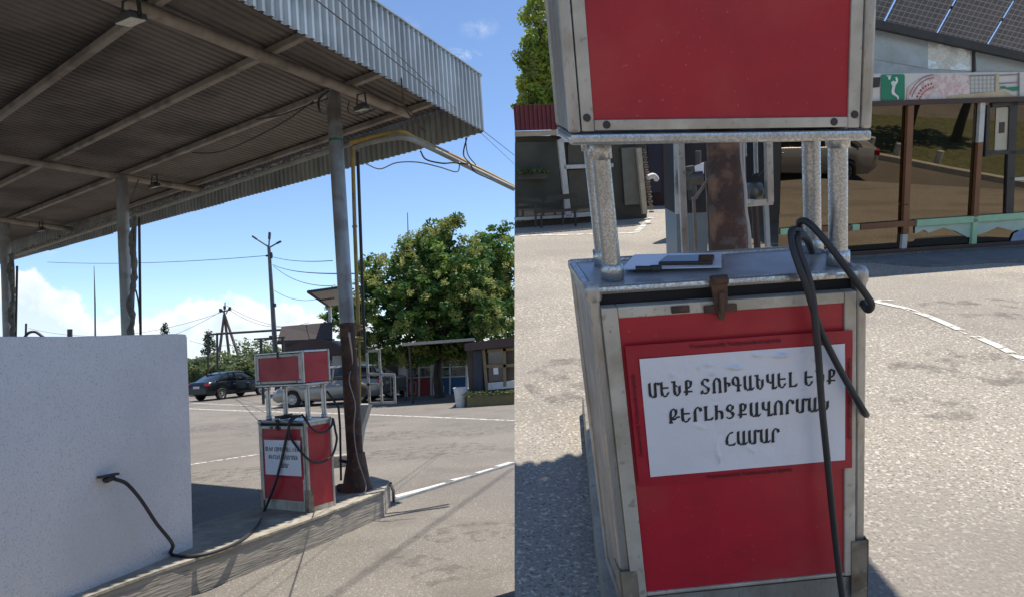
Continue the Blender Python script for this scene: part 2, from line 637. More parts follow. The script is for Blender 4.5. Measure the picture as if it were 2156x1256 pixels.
# the capitals of the notice, drawn with a broad nib
GLYPH = {
    '\u0544': [[(.08, 1), (.08, .3), (.14, .1), (.28, .0), (.42, .05), (.52, .2)], [(.54, 1), (.54, 0)], [(.54, .96), (.84, .96), (.84, .86)]],
    '\u0535': [[(.10, 1), (.10, .3), (.16, .1), (.30, .0), (.46, .02), (.58, .12), (.62, .26)], [(.10, .60), (.66, .60)]],
    '\u0546': [[(.20, 1), (.20, .3), (.26, .1), (.38, .0), (.52, .05), (.62, .22), (.62, .66)], [(-.02, .98), (.20, .98)], [(.20, .74), (.44, .66)]],
    '\u0554': [[(.24, 1), (.24, 0)], [(.24, .94), (.42, 1), (.60, .92), (.62, .72), (.52, .52), (.24, .48)], [(.02, .22), (.70, .22)]],
    '\u054f': [[(.62, .84), (.52, .98), (.28, 1), (.10, .86), (.14, .66), (.34, .54), (.54, .42), (.62, .24), (.52, .04), (.28, .0), (.06, .10)], [(.06, .0), (.06, .2)]],
    '\u0548': [[(.12, 0), (.12, .7), (.20, .92), (.36, 1), (.52, .94), (.62, .74), (.62, 0)], [(.0, .02), (.24, .02)], [(.50, .02), (.74, .02)]],
    '\u0552': [[(.12, 1), (.12, 0)], [(.12, .50), (.28, .62), (.42, .58), (.46, .40)], [(.0, .98), (.22, .98)]],
    '\u0533': [[(.54, 0), (.54, .78), (.44, .96), (.28, 1), (.12, .90), (.08, .68), (.16, .48), (.34, .40), (.80, .40)], [(.42, .02), (.68, .02)]],
    '\u0531': [[(.10, 1), (.10, .3), (.16, .1), (.30, .0), (.42, .04), (.54, .2)], [(.56, 1), (.56, .0)], [(.56, .10), (.72, .0), (.80, .14)]],
    '\u054e': [[(.10, 1), (.10, .66), (.16, .48), (.30, .40), (.44, .44), (.54, .56)], [(.56, 1), (.56, -.04)], [(.56, -.02), (.80, -.02), (.80, .08)]],
    '\u053c': [[(.12, 1), (.12, 0)], [(.12, .03), (.60, .03), (.62, .16)], [(.0, .98), (.24, .98)]],
    '\u0539': [[(.14, 0), (.14, .72), (.22, .92), (.38, 1), (.54, .92), (.58, .72), (.50, .52), (.38, .46), (.28, .36), (.34, .24), (.50, .24), (.60, .40), (.84, .40)], [(.02, .02), (.28, .02)]],
    '\u0550': [[(.12, 0), (.12, .72), (.20, .92), (.36, 1), (.52, .92), (.60, .72)], [(.0, .02), (.24, .02)]],
    '\u053b': [[(.12, 1), (.12, 0)], [(.12, .46), (.28, .60), (.46, .58), (.56, .42), (.56, .04)], [(.0, .98), (.22, .98)]],
    '\u0551': [[(.08, .10), (.28, .0), (.52, .06), (.62, .26), (.50, .44), (.26, .54), (.12, .72), (.20, .94), (.40, 1), (.56, .88), (.56, .68), (.38, .56)]],
    '\u0540': [[(.64, .98), (.36, .92), (.18, .70), (.10, .40), (.14, .14), (.28, .03), (.72, .03), (.74, .14)]],
}


def glyph_mb(body, width, height, slant=.03, depth=.0007):
    """words as overlapping nib strokes in the XY plane, centred; every stroke sits a hair above the last"""
    quads = []
    x = 0
    k = 0
    for ch in body:
        if ch == ' ':
            x += .50
            continue
        for st in GLYPH[ch]:
            for a, b in zip(st[:-1], st[1:]):
                quads.append((x + a[0], a[1], x + b[0], b[1], k))
                k += 1
        x += {'\u0552': .66, '\u053c': .84, '\u053b': .84, '\u0550': .84, '\u0533': 1.0}.get(ch, .96)
    W_ = x - .2
    sx_, sy_ = width / W_, height
    mb = MB()
    nx, ny = .108, .050
    for (ax, ay, bx_, by_, k) in quads:
        d = math.hypot(bx_ - ax, by_ - ay) or 1
        ex, ey = (bx_ - ax) / d * .018, (by_ - ay) / d * .018
        ax, ay, bx_, by_ = ax - ex, ay - ey, bx_ + ex, by_ + ey
        poly = [(ax - nx, ay - ny), (ax + nx, ay + ny), (bx_ + nx, by_ + ny), (bx_ - nx, by_ - ny)]
        if abs(bx_ - ax) > abs(by_ - ay):
            poly = [(ax, ay - ny * 1.1), (ax, ay + ny * 1.1), (bx_, by_ + ny * 1.1), (bx_, by_ - ny * 1.1)]
        z = (k % 7) * .00007
        pts = [V3(((px_ + py_ * slant - W_ / 2) * sx_, (py_ - .5) * sy_, z)) for px_, py_ in poly]
        mb.prism(pts, (0, 0, depth))
    return mb

# ------------------------------------------------------------------ fuel dispenser
ARM = ("\u0544\u0535\u0546\u0554 \u054f\u0548\u0552\u0533\u0531\u0546\u054e\u0535\u053c \u0535\u0546\u0554",
       "\u0539\u0535\u0550\u053c\u053b\u0551\u0554\u0531\u054e\u0548\u0550\u0544\u0531\u0546",
       "\u0540\u0531\u0544\u0531\u0550")
ARM_SMALL = "\u0540\u0561\u0575\u0561\u057d\u057f\u0561\u0576\u056b \u0570\u0561\u0576\u0580\u0561\u057a\u0565\u057f\u0578\u0582\u0569\u0575\u0578\u0582\u0576"


def make_pump(F, W, D, h1, h2, h3, zb, k, up, label, hx0=-.004, left_m=None, DH=None):
    ang, dx, dz = up
    root = thing('fuel_dispenser', label, 'fuel dispenser', (W / 2 + k * zb, D / 2, zb), F=F)

    def P(name, mb, m, parent=root, bev=0.0, label=None, upper=False):
        if upper:
            if DH:
                mb.v = [V3((p.x, p.y * DH / D if p.y > .03 else p.y, p.z)) for p in mb.v]
            c = Matrix.Translation((W / 2 + dx, 0, h2 + dz)) @ Matrix.Rotation(-ang, 4, 'Y') @ Matrix.Translation((-W / 2, 0, -h2))
            mb.xf(c)
        mb.shear(k)
        return part(name, mb, m, parent, bev=bev, label=label)
    e = .030
    # cabinet: four corner profiles, rims, plinth
    b = MB()
    for x in (0, W - e):
        for y in (0, D - e):
            P('corner_profile', MB().ab((x, y, zb), (x + e, y + e, h1 - .03)), M_ALU, bev=.006)
    for y in (0.0, D - .03):
        P('base_rail', MB().ab((e, y + .002, zb), (W - e, y + .03, zb + (.095 if zb > -.05 else .085))), M_ALU)
    for x in (0.002, W - .032):
        P('base_rail', MB().ab((x, e, zb), (x + .03, D - e, zb + .05)), M_ALU)
    for x in (.004, W - .03):
        P('side_rail', MB().ab((x, e, h1 - .065), (x + .026, D - e, h1 - .03)), M_ALU)
    b = MB()
    b.ab((-.004, -.006, h1 - .024), (W + .004, .022, h1))
    b.ab((-.004, D - .020, h1 - .036), (W + .004, D + .004, h1))
    b.ab((-.003, .0225, h1 - .034), (.020, D - .0205, h1 - .001))
    b.ab((W - .020, .0225, h1 - .034), (W + .003, D - .0205, h1 - .001))
    P('top_rim', b, M_ZINC, bev=.010)
    b = MB()
    for x in (.016, W - .016):
        for y in (.014,):
            P('corner_cap', MB().lathe((x, y, h1 - .044), [(.020, 0), (.0245, .01), (.0245, .035), (.018, .049), (.004, .052)], 14), M_ALU)
    b = MB()
    b.sheet((.02, .02, h1 - .006), (W - .04, 0, 0), (0, D - .04, 0), 12, 6, lambda i, j: V3((0, 0, -.004 * math.sin(i / 12 * math.pi) + random.uniform(-.0008, .0008))))
    b.ab((.02, .02, h1 - .03), (W - .02, D - .02, h1 - .018))
    P('top_plate', b, M_PLATE)
    b = MB()
    b.ab((.035, .030, zb + .09), (W - .035, D - .03, h1 - .026))
    P('inner_box', b, M_VOID)
    # side and back panels
    for nm, a, c in (('side_panel', (W - .026, e + .001, zb + .052), (W - .008, D - e - .001, h1 - .067)), ('side_panel', (.008, e + .001, zb + .052), (.026, D - e - .001, h1 - .067)),
                     ('back_panel', (e + .001, D - .024, zb + .097), (W - e - .001, D - .008, h1 - .05))):
        P(nm, MB().ab(a, c), left_m if (left_m and a[0] < .01) else M_REDL)
    # door
    zt, zd = h1 - .038, zb + .098
    b = MB()
    b.ab((.030, -.012, zd), (.074, .022, zt - .022))
    b.ab((W - .072, -.010, zd), (W - .036, .022, zt - .022))
    b.ab((.075, -.011, zt - .054), (W - .073, .022, zt - .022))
    b.ab((.075, -.009, zd), (W - .073, .020, zd + .012))
    door = P('door', b, M_ALUW, bev=.003)
    b = MB().sheet((.0755, -.003, zd + .013), (W - .149, 0, 0), (0, 0, zt - .053 - zd - .013), 8, 10, lambda i, j: V3((0, random.uniform(-.0006, .0006), 0)), True)
    b.ab((.0755, .002, zd + .013), (W - .0735, .016, zt - .053))
    P('door_panel', b, M_REDL, door)
    b = MB()
    b.ab((W * .395, -.019, h1 - .092), (W * .395 + .094, -.0125, h1 - .070))
    P('hasp_plate', b, M_RUST, door, bev=.002)
    b = MB()
    b.ab((W * .28, -.0155, h1 - .087), (W * .28 + .052, -.0118, h1 - .066))
    P('name_plate', b, M_RUST, door, bev=.003, label='small worn brown plate')
    b = MB()
    cx_ = W * .395 + .047
    b.prism([(cx_ - .025, -.02, h1 + .012), (cx_ + .024, -.02, h1 + .012), (cx_ + .02, -.024, h1 - .06), (cx_ + .006, -.026, h1 - .112), (cx_ - .008, -.026, h1 - .112), (cx_ - .018, -.024, h1 - .06)], (0, .012, 0))
    b.tube([(cx_ - .022, -.021, h1 + .004), (cx_ + .022, -.021, h1 + .004)], .013, 10)
    b.tube([(cx_ + .002, -.028, h1 - .03), (cx_ - .002, -.032, h1 - .085)], .008, 8)
    P('latch', b, M_RUST, bev=.002)
    # rusty corner guards at the foot
    for x0, s in ((-.006, 1), (W + .006, -1)):
        b = MB()
        b.ab((x0, -.014, zb), (x0 + s * .056, -.009, zb + .20 + (.03 if s < 0 else 0)))
        b.ab((x0, -.014, zb), (x0 + s * .005, .058, zb + .20 + (.03 if s < 0 else 0)))
        P('corner_guard', b, M_GUARD)
    for zz in (.72, .32):
        P('screw', MB().lathe((W + .001, .02, zb + (h1 - zb) * zz), [(.008, 0), (.008, .003), (.005, .005)], 10, 'X'), M_ZINC)
    # notice taped over the door
    nx0, nx1, nz0, nz1 = W * .105, W * .935, h1 - .624, h1 - .172

    def wr(i, j):
        return V3((0, -.0015 - .0028 * abs(mnoise.noise(V3((i * .23, j * .31, 3)))) - .002 * max(0, mnoise.noise(V3((i * .6 + j * .5, j * .15, 9)))), 0))
    b = MB().sheet((nx0, -.014, nz0), (nx1 - nx0, 0, 0), (0, 0, nz1 - nz0), 30, 20, wr, True)
    notice = P('notice', b, M_REDP)
    px0, px1, pz0, pz1 = W * .150, W * .905, h1 - .592, h1 - .212
    wcr = [((.55, .97), (.80, .93), .012), ((.10, .55), (.42, .26), .007), ((.14, .86), (.46, .62), .006), ((.62, .72), (.95, .60), .005), ((.36, .30), (.33, .02), .006), ((.46, .30), (.55, .06), .006),
           ((.28, .90), (.40, .78), .006), ((.32, .92), (.58, .84), .010), ((.24, .42), (.60, .44), .005), ((.70, .35), (.92, .52), .006), ((.78, .98), (.93, .80), .005)]

    def crease(i, j):
        u, v = i / 120, j / 80
        h = .0030 + .0024 * mnoise.noise(V3((u * 3, v * 2.5, 1)))
        for (a, c, w) in wcr:
            ax, ay, bx, by = a[0] * 1.6, a[1], c[0] * 1.6, c[1]
            ux, uy = bx - ax, by - ay
            l2 = ux * ux + uy * uy
            t = max(0, min(1, ((u * 1.6 - ax) * ux + (v - ay) * uy) / l2))
            bend = .02 * math.sin(t * 6)
            d = math.hypot(u * 1.6 - ax - t * ux + bend, v - ay - t * uy)
            h += .021 * (.30 if (.16 < v < .76 and .06 < u < .96) else 1) * math.exp(-(d / (w * 1.15)) ** 2) * math.sin(math.pi * min(1, t + .1))
        return V3((0, -max(0, h) * 1.0, 0))
    b = MB().sheet((px0, -.0165, pz0), (px1 - px0, 0, 0), (0, 0, pz1 - pz0), 120, 80, crease, True)
    pap = P('paper', b, M_PAPER, notice)
    R = Matrix.Rotation(math.pi / 2, 4, 'X')

    def txt(body, cx, cz, size, width, m, par, bold=.0, rz=0.0, nm='lettering', y=-.0255):
        onp = par is pap
        par = notice
        t = glyph_mb(body, width, size) if onp else text_mb(body, size, width, bold)
        t.xf(Matrix.Translation((cx, y, cz)) @ R @ Matrix.Rotation(rz, 4, 'Z'))
        if onp:
            t.v = [V3((p.x, -.0165 - .0008 + min(crease((p.x - px0) / (px1 - px0) * 120 + q, (p.z - pz0) / (pz1 - pz0) * 80).y for q in (-1.5, 0, 1.5)) + (p.y - y), p.z)) for p in t.v]
        P(nm, t, m, par)
    txt(ARM[0], W * .520, h1 - .311, .044, W * .695, M_INK, pap, .0022)
    txt(ARM[1], W * .540, h1 - .397, .044, W * .605, M_INK, pap, .0022)
    txt(ARM[2], W * .545, h1 - .487, .044, W * .205, M_INK, pap, .0022)
    txt(ARM_SMALL, W * .50, nz1 - .016, .013, W * .33, M_DRED, notice, .0003, y=-.0205)
    txt(ARM_SMALL, W * .53, nz0 + .014, .013, W * .33, M_DRED, notice, .0003, y=-.0205)
    txt(ARM_SMALL, nx0 + .014, h1 - .39, .013, W * .33, M_DRED, notice, .0003, math.pi / 2, y=-.0205)
    txt(ARM_SMALL, nx1 - .011, h1 - .39, .013, W * .33, M_DRED, notice, .0003, -math.pi / 2, y=-.0205)
    # four pipe posts between cabinet and head
    for (x, y) in ((.090, .085), (W - .042, .082), (.100, D - .060), (W - .045, D - .062)):
        b = MB()
        b.tube([(x, y, h1 - .01), (x, y, h2 + .02)], .0265, 20)
        for z0, z1 in ((h1 - .008, h1 + .040), (h2 - .040, h2 + .010)):
            b.lathe((x, y, z0), [(.0267, 0), (.0325, .003), (.0325, z1 - z0 - .003), (.0267, z1 - z0)], 20)
        P('support_pipe', b, M_ZINC)
    # head: profile frame, red panels, screws
    x0, x1 = hx0, W + .012
    b = MB()
    for x in (x0, x1 - .032):
        for y in (-.01, D - .02):
            P('head_profile', MB().ab((x, y, h2 + .03), (x + .032, y + .032, h3 - .02)), M_ALU, upper=True, bev=.009)
    b = MB()
    for z in (h2 + .014, h3 - .014):
        b.ab((x0, -.010, z - .014), (x1, .016, z + .014))
        b.ab((x0, D - .016, z - .014), (x1, D + .008, z + .014))
        b.ab((x0 + .001, .0165, z - .013), (x0 + .022, D - .0165, z + .013))
        b.ab((x1 - .022, .0165, z - .013), (x1 - .001, D - .0165, z + .013))
    P('head_rim', b, M_ZINC, upper=True, bev=.009)
    b = MB()
    b.ab((x0 + .034, -.006, h2 + .034), (x0 + .066, .012, h3 - .032))
    b.ab((x1 - .066, -.006, h2 + .034), (x1 - .034, .012, h3 - .032))
    b.ab((x0 + .067, -.007, h2 + .036), (x1 - .067, .012, h2 + .062))
    b.ab((x0 + .067, -.007, h3 - .060), (x1 - .067, .012, h3 - .032))
    fr = P('panel_frame', b, M_ALUW, upper=True, bev=.002)
    for (x, z) in ((x0 + .049, h2 + .068), (x1 - .049, h2 + .068), (x0 + .098, h2 + .050), (x1 - .105, h2 + .050)):
        P('bolt', MB().lathe((x, -.010, z), [(.009, 0), (.010, .002), (.010, .006)], 12, 'Y'), M_DARK, fr, upper=True)
    b = MB().sheet((x0 + .0665, .0, h2 + .0625), (x1 - x0 - .133, 0, 0), (0, 0, h3 - h2 - .123), 10, 6, lambda i, j: V3((0, random.uniform(-.0008, .0008), 0)), True)
    P('head_panel', b, M_REDL, upper=True)
    for x in (x1 - .012, x0 + .006):
        P('head_side_panel', MB().ab((x, .024, h2 + .034), (x + .006, D - .022, h3 - .032)), left_m if (left_m and x < .1) else M_REDL, upper=True)
    P('head_back_panel', MB().ab((x0 + .03, D - .008, h2 + .034), (x1 - .03, D + .002, h3 - .032)), M_REDL, upper=True)
    P('head_floor', MB().ab((x0 + .02, .014, h2 + .006), (x1 - .02, D - .01, h2 + .022)), M_PLATE, upper=True)
    P('head_lid', MB().ab((x0 + .02, .01, h3 - .018), (x1 - .02, D - .008, h3 - .006)), M_PLATE, upper=True)
    b = MB().ab((W * .51, -.022, h3 - .075), (W * .51 + .018, -.012, h3 - .004))
    P('head_latch', b, M_DARK, upper=True)
    return root


# ------------------------------------------------------------------ street forecourt: the ground
def polysheet(pts, z):
    return MB().add([(p[0], p[1], z) for p in pts], [tuple(range(len(pts)))])


def leaf_mesh(mb, c, n, size, spread, flat=.6, droop=.3):
    c = V3(c)
    for _ in range(n):
        while True:
            q = V3((random.uniform(-1, 1), random.uniform(-1, 1), random.uniform(-1, 1)))
            if q.length <= 1:
                break
        p = c + V3((q.x * spread, q.y * spread, q.z * spread * flat))
        a = V3((random.gauss(0, 1), random.gauss(0, 1), random.gauss(0, .6) - droop)).normalized()
        b = a.cross(V3((random.gauss(0, 1), random.gauss(0, 1), random.gauss(0, 1)))).normalized()
        l = size * random.uniform(.6, 1.3)
        w = l * .26
        o = len(mb.v)
        mb.v += [p - a * l * .5, p + b * w, p + a * l * .5, p - b * w]
        mb.f.append((o, o + 1, o + 2, o + 3))
        mb.sm.append(False)


def tree(label, base, F, trunk_pts, trunk_r, blobs, clump_n, leaves, size, m, group=None, name='broadleaf_tree', cs=.38, bark=None, inner=.35, tips=0):
    root = thing(name, label, 'tree', base, F=F, group=group)
    b = MB()
    pts = [V3(p) for p in trunk_pts]
    b.tube(catmull(pts, 5), [trunk_r * (1 - .5 * i / (len(pts) * 5 - 5)) * (1.25 if i == 0 else 1) for i in range(len(pts) * 5 - 4)], 9, rnd=.08)
    part('trunk', b, bark or M_BARK, root)
    top = pts[-1]
    b = MB()
    for (c, r) in blobs:
        c = V3(c)
        mid = top.lerp(c, .45) + V3((random.uniform(-.2, .2), random.uniform(-.2, .2), random.uniform(-.1, .25))) * r * .6
        b.tube(catmull([top - V3((0, 0, trunk_r)), mid, c], 5), [trunk_r * .55 * (1 - .8 * i / 10) for i in range(11)], 6)
        for _ in range(4):
            d = V3((random.gauss(0, 1), random.gauss(0, 1), random.gauss(0, .7))).normalized() * r * .8
            b.tube([c - d * .1, c + d * .5 + V3((0, 0, .06 * r)), c + d], [trunk_r * .16, trunk_r * .1, trunk_r * .04], 5)
    part('limbs', b, bark or M_BARK, root)
    b = MB()
    tot = sum(r * r for _, r in blobs)
    for (c, r) in blobs:
        c = V3(c)
        for _ in range(int(clump_n * r * r / tot)):
            d = V3((random.gauss(0, 1), random.gauss(0, 1), random.gauss(0, 1))).normalized()
            rr = r * (random.uniform(.78, 1.08) if random.random() > inner else random.uniform(.3, .8))
            leaf_mesh(b, c + V3((d.x * rr, d.y * rr, d.z * rr * .85)), leaves, size, cs * random.uniform(.6, 1.2))
    part('crown', b, m, root)
    if tips:
        b = MB()
        for (c, r) in blobs:
            for _ in range(tips):
                d = V3((random.gauss(0, 1), random.gauss(-.9, .8), random.gauss(.25, .8))).normalized()
                leaf_mesh(b, V3(c) + V3((d.x * r * 1.12, d.y * r * 1.12, d.z * r * .95)), 34, size * .55, cs * .50, 1.0, -.4)
        part('flower_tips', b, M_TIPS, root)
    return root


M_BARK = mat('bark', (.075, .06, .048), (.04, .032, .027), rough=.9, scale=7, streak=(1, 1, .3), bump=.5)
M_LEAF = leafmat('foliage_broadleaf', (.045, .105, .028), (.095, .185, .040), (.26, .35, .07))
M_TIPS = leafmat('foliage_tips', (.22, .25, .06), (.30, .32, .09), (.42, .42, .16))
M_LEAFD = leafmat('foliage_dark', (.022, .042, .018), (.035, .065, .024), (.06, .09, .03))
M_SHRUB = leafmat('foliage_shrub', (.085, .125, .055), (.13, .17, .07), (.20, .21, .09))
M_LEAFY = leafmat('foliage_sunlit_tint', (.20, .30, .05), (.36, .45, .08), (.55, .60, .14))  # lighter leaf colour with the sunlit look painted in, for the shop tree
M_DRY = leafmat('dry_grass', (.16, .13, .07), (.22, .17, .09), (.12, .13, .06))

g = MB()
R_ = 1500
g.add([(-R_, -60, 0), (R_, -60, 0), (R_, 1500, 0), (-R_, 1500, 0)], [(0, 1, 2, 3)])
M_EARTH = mat('dry_earth', (.22, .18, .12), (.15, .14, .08), rough=.95, scale=.12, detail=9, speck=[(2, (.09, .11, .05), .5, .62, .7)])
struct('ground', g, M_EARTH)
g = polysheet([(-60, -30), (30, -30), (30, 60), (-20, 62), (-60, 64)], .005)
struct('forecourt', g, M_ASPH)


def line_strip(pts, w, z):
    b = MB()
    pts = [V3((p[0], p[1], 0)) for p in pts]
    for i in range(len(pts) - 1):
        d = (pts[i + 1] - pts[i]).normalized()
        nrm = V3((-d.y, d.x, 0)) * w / 2
        b.add([tuple((q.x, q.y, z)) for q in (pts[i] - nrm, pts[i + 1] - nrm, pts[i + 1] + nrm, pts[i] + nrm)], [(0, 1, 2, 3)])
    return b


def worn(name, base):
    m = bpy.data.materials.get(name)
    if m:
        return m
    m = M_PAINT.copy()
    m.name = name
    nt = m.node_tree
    b = nt.nodes['Principled BSDF']
    n = nt.nodes.new('ShaderNodeTexNoise')
    n.inputs['Scale'].default_value = base
    n.inputs['Detail'].default_value = 8
    r = nt.nodes.new('ShaderNodeMapRange')
    r.inputs[1].default_value = .40
    r.inputs[2].default_value = .48
    tc = nt.nodes.new('ShaderNodeTexCoord')
    nt.links.new(tc.outputs['Object'], n.inputs['Vector'])
    nt.links.new(n.outputs[0], r.inputs[0])
    nt.links.new(r.outputs[0], b.inputs['Alpha'])
    return m


M_WORN = worn('worn_paint', 9)
for a, c, w in (((330, 988), (552, 955), .11), ((330, 857), (552, 866), .16), ((540, 865), (800, 873), .16), ((800, 873), (1082, 885), .13), ((405, 848), (640, 858), .12)):
    struct('road_marking', line_strip([gnd(*a), gnd(*c)], w, .010), M_WORN)

# drain rail with painted dashes
r0, r1 = gnd(829, 1056), gnd(1082, 977)
d_ = (r1 - r0).normalized()
n_ = V3((-d_.y, d_.x, 0))
b = MB()
b.bar(r0 + V3((0, 0, .02)), r1 + V3((0, 0, .02)), .045, .03)
c0 = gnd(822, 1016, .29)
b.tube([c0, r0.lerp(c0, .5) + V3((0.02, 0, .02)), r0 + V3((0, 0, .03)), r0 + d_ * .25 + V3((0, 0, .03))], .022, 8)
single('drain_rail', b, M_GALV, 'thin metal drain rail running from the island corner across the asphalt', 'rail')
for (xa, ya), (xb, yb) in (((836, 1046), (946, 1017)), ((957, 1011), (1004, 1001)), ((1011, 996), (1046, 986)), ((1052, 982), (1082, 973))):
    pa, pb = gnd(xa, ya), gnd(xb, yb)
    struct('road_marking', line_strip([pa + n_ * .04, pb + n_ * .04], .14, .011), M_PAINT)

# ------------------------------------------------------------------ island with kerb
KD = V3((.39, .921, 0)).normalized()
f2 = gnd(806, 1036, .29)
f1 = gnd(659, 1093, .29)
f0 = gnd(266, 1228, .29)
fx = f0 - KD * 3.2
bk2 = gnd(782, 1004, .29)
bk1 = gnd(545, 1066, .29)
bk0 = gnd(405, 1109, .29)
bx = bk0 - KD * 4.2
cr = gnd(820, 1014, .29)
top = [fx, f0, f1, f2, cr, bk2, bk1, bk0, bx]
b = MB()
b.prism([V3((p.x, p.y, .0)) for p in top], (0, 0, .286))
o = struct('kerb_island', b, M_CONCD)
# cast top, with a ragged front edge
b = MB()
random.seed(3)
fe = []
NN = 60
for i in range(NN + 1):
    t = i / NN
    base = fx.lerp(f0, t * 2) if t < .5 else (f0.lerp(f1, (t - .5) * 4) if t < .75 else f1.lerp(f2, (t - .75) * 4))
    fe.append(base + V3((-.92, .39, 0)) * (-.012 + .018 * mnoise.noise(V3((t * 25, 0, 5)))))
ring = fe + [cr, bk2, bk1, bk0, bx]
b.prism([V3((p.x, p.y, .2865)) for p in ring], (0, 0, .022))
struct('island_top', b, M_CONC)
b = MB()
for t0, t1 in ((.02, .18), (.30, .52), (.60, .70), (.82, .97)):
    p, q = fx.lerp(f2, t0), fx.lerp(f2, t1)
    off = V3((.37, -.157, 0)) * .09
    b.add([(p.x + off.x, p.y + off.y, .012), (q.x + off.x, q.y + off.y, .012), (q.x + off.x * .2, q.y + off.y * .2, .03), (p.x + off.x * .2, p.y + off.y * .2, .03)], [(0, 1, 2, 3)])
random.seed(7)

# ------------------------------------------------------------------ white wall
wa = gnd(405, 1156, .29)
WD = V3((.350, 1.21, 0)).normalized()
wb = wa - WD * 3.6
WN = V3((-WD.y, WD.x, 0))
wt = 2.245
b = MB()
prof = [(-.01, .27), (-.035, 1.2), (-.050, wt - .03), (-.035, wt), (.10, wt + .006), (1.2, wt - .008), (2.2, wt + .004), (3.6, wt - .02), (3.6, .27)]
nu, nv = 60, 46
face = []
root_wall = thing('plaster_wall', 'white roughcast plaster wall standing on the kerb island', 'wall', (wa + wb) / 2 + V3((0, 0, .29 - wa.z)))
pts2 = [wa - WD * s_ + V3((0, 0, z_ - .29)) for s_, z_ in prof]
pts2 = [V3((p.x, p.y, p.z)) for p in pts2]
b.prism(pts2, WN * .20)
part('wall_body', b, M_WALL, root_wall, bev=.008)


def wallpt(px, py, off=0.0):
    d = ray(px, py)
    n = WN
    s_ = (wa - CAM0).dot(n) / d.dot(n)
    return CAM0 + d * s_ - n * off


# holster on the wall
hroot = thing('nozzle_holster', 'black nozzle holster hanging on the white plaster wall', 'holster', wallpt(217, 1008, .02))
b = MB()
p, q = wallpt(201, 1004, .03), wallpt(237, 996, .05)
b.bar(p, q, .05, .018)
part('bracket', b, M_BLACK, hroot, bev=.004)
b = MB()
b.bar(wallpt(215, 1004, .04), wallpt(219, 1012, .04), .05, .05)
b.bar(wallpt(212, 1011, .05), wallpt(228, 1004, .06), .035, .035)
part('nozzle', b, M_BLACK, hroot, bev=.006)

# ------------------------------------------------------------------ the dispenser on the island, and its hose
RLW = Matrix(((.8328, .5536, 0), (-.5536, .8328, 0), (0, 0, 1)))
FPL = Matrix.Translation((-2.958, 8.641, .31)) @ RLW.to_4x4()
PWL, PDL = .787, .376
make_pump(FPL, PWL, PDL, .975, 1.345, 1.73, 0.0, 0.0, (0, 0, 0), 'small red fuel dispenser on the kerb island in front of the rusty post')


def hit(F, px, py, ax, val):
    """where the sight line through a pixel meets the plane coordinate[ax] = val of frame F"""
    I = F.inverted()
    o = I @ CAM0
    d = (I.to_3x3() @ ray(px, py))
    return o + d * ((val - o[ax]) / d[ax])


def hp(px, py, ax, val):
    return FPL @ hit(FPL, px, py, ax, val)


def hose(name, pts, r, label, cat='hose', m=None, F=FW, group=None, n=8):
    return single(name, MB().tube(catmull(pts, 8), r, n), m or M_BLACK, label, cat, F, group)


isl = lambda px, py: gnd(px, py, .325)
hose('fuel_hose', [wallpt(226, 1007, .07), wallpt(246, 1018, .10), wallpt(272, 1052, .12), wallpt(300, 1100, .14), wallpt(330, 1143, .16), isl(360, 1165), isl(400, 1170), isl(450, 1161), isl(505, 1138),
                   isl(540, 1106), hp(556, 1075, 1, -.10), hp(578, 1020, 1, -.06), hp(592, 970, 1, -.045), hp(603, 920, 1, -.04), hp(611, 890, 1, -.04), hp(622, 877, 1, -.02), hp(632, 874, 1, .06)], .0155,
     'long black hose from the wall holster over the island up to the small dispenser')
hose('fuel_hose', [hp(636, 872, 1, .05), hp(645, 884, 0, PWL + .02), hp(655, 899, 0, PWL + .04), hp(672, 909, 0, PWL + .05), hp(688, 906, 0, PWL + .05), hp(699, 893, 0, PWL + .04), hp(701, 880, 0, PWL + .03), hp(706, 905, 0, PWL + .06),
                   hp(709, 925, 0, PWL + .07), hp(700, 956, 0, PWL + .06), hp(680, 971, 0, PWL + .05), hp(660, 972, 0, PWL + .04), hp(640, 957, 0, PWL + .02), hp(620, 933, 1, -.04), hp(609, 912, 1, -.05), hp(610, 885, 1, -.04), hp(625, 872, 1, .03)], .0125,
     'thin black hose looped over the side of the small dispenser')
b = MB()
tz = 1.0
b.box(hp(600, 876, 2, tz), (.16, .05, .03), RLW)
b.box(hp(585, 877, 2, tz), (.07, .035, .03), RLW)
b.tube([hp(590, 878, 2, tz + .01), hp(615, 873, 2, tz + .02)], .022, 8)
b.tube([hp(612, 874, 2, tz + .02), hp(632, 874, 2, tz + .04)], .014, 8)
single('fuel_nozzle', b, M_BLACK, 'black nozzle lying on the cabinet top of the small dispenser', 'nozzle', bev=.004)

# ------------------------------------------------------------------ canopy
ZB, ZP, ZS, FB, FT = 5.40, 5.50, 5.56, 5.05, 5.88
C = gnd(1018, 278, FB)
KF = (C - gnd(500, 0, FB)).normalized()
EF = (gnd(0, 555, FB) - C).normalized()
LK, LE = 13.0, 24.0
can = thing('station_canopy', 'large corrugated steel canopy on pipe columns over the fuel island', 'canopy', V3((C.x - KF.x * 4 + EF.x * 5, C.y - KF.y * 4 + EF.y * 5, 0)))
# roof sheets: ribs run along the kerb
b = MB()
pitch = .115
nr = int(LE / pitch)
vs = []
prof = [(0, 0), (.25, 0), (.36, .022), (.64, .022), (.75, 0)]
cols = [(i + u, h) for i in range(nr) for (u, h) in prof]
for (u, h) in cols:
    a = C + EF * (u * pitch) + V3((0, 0, ZS - FB + h))
    vs += [a, a - KF * LK]
b.add(vs, [(2 * i, 2 * i + 1, 2 * i + 3, 2 * i + 2) for i in range(len(cols) - 1)])
part('roof_sheet', b, M_SOFF, can, solid=.004)


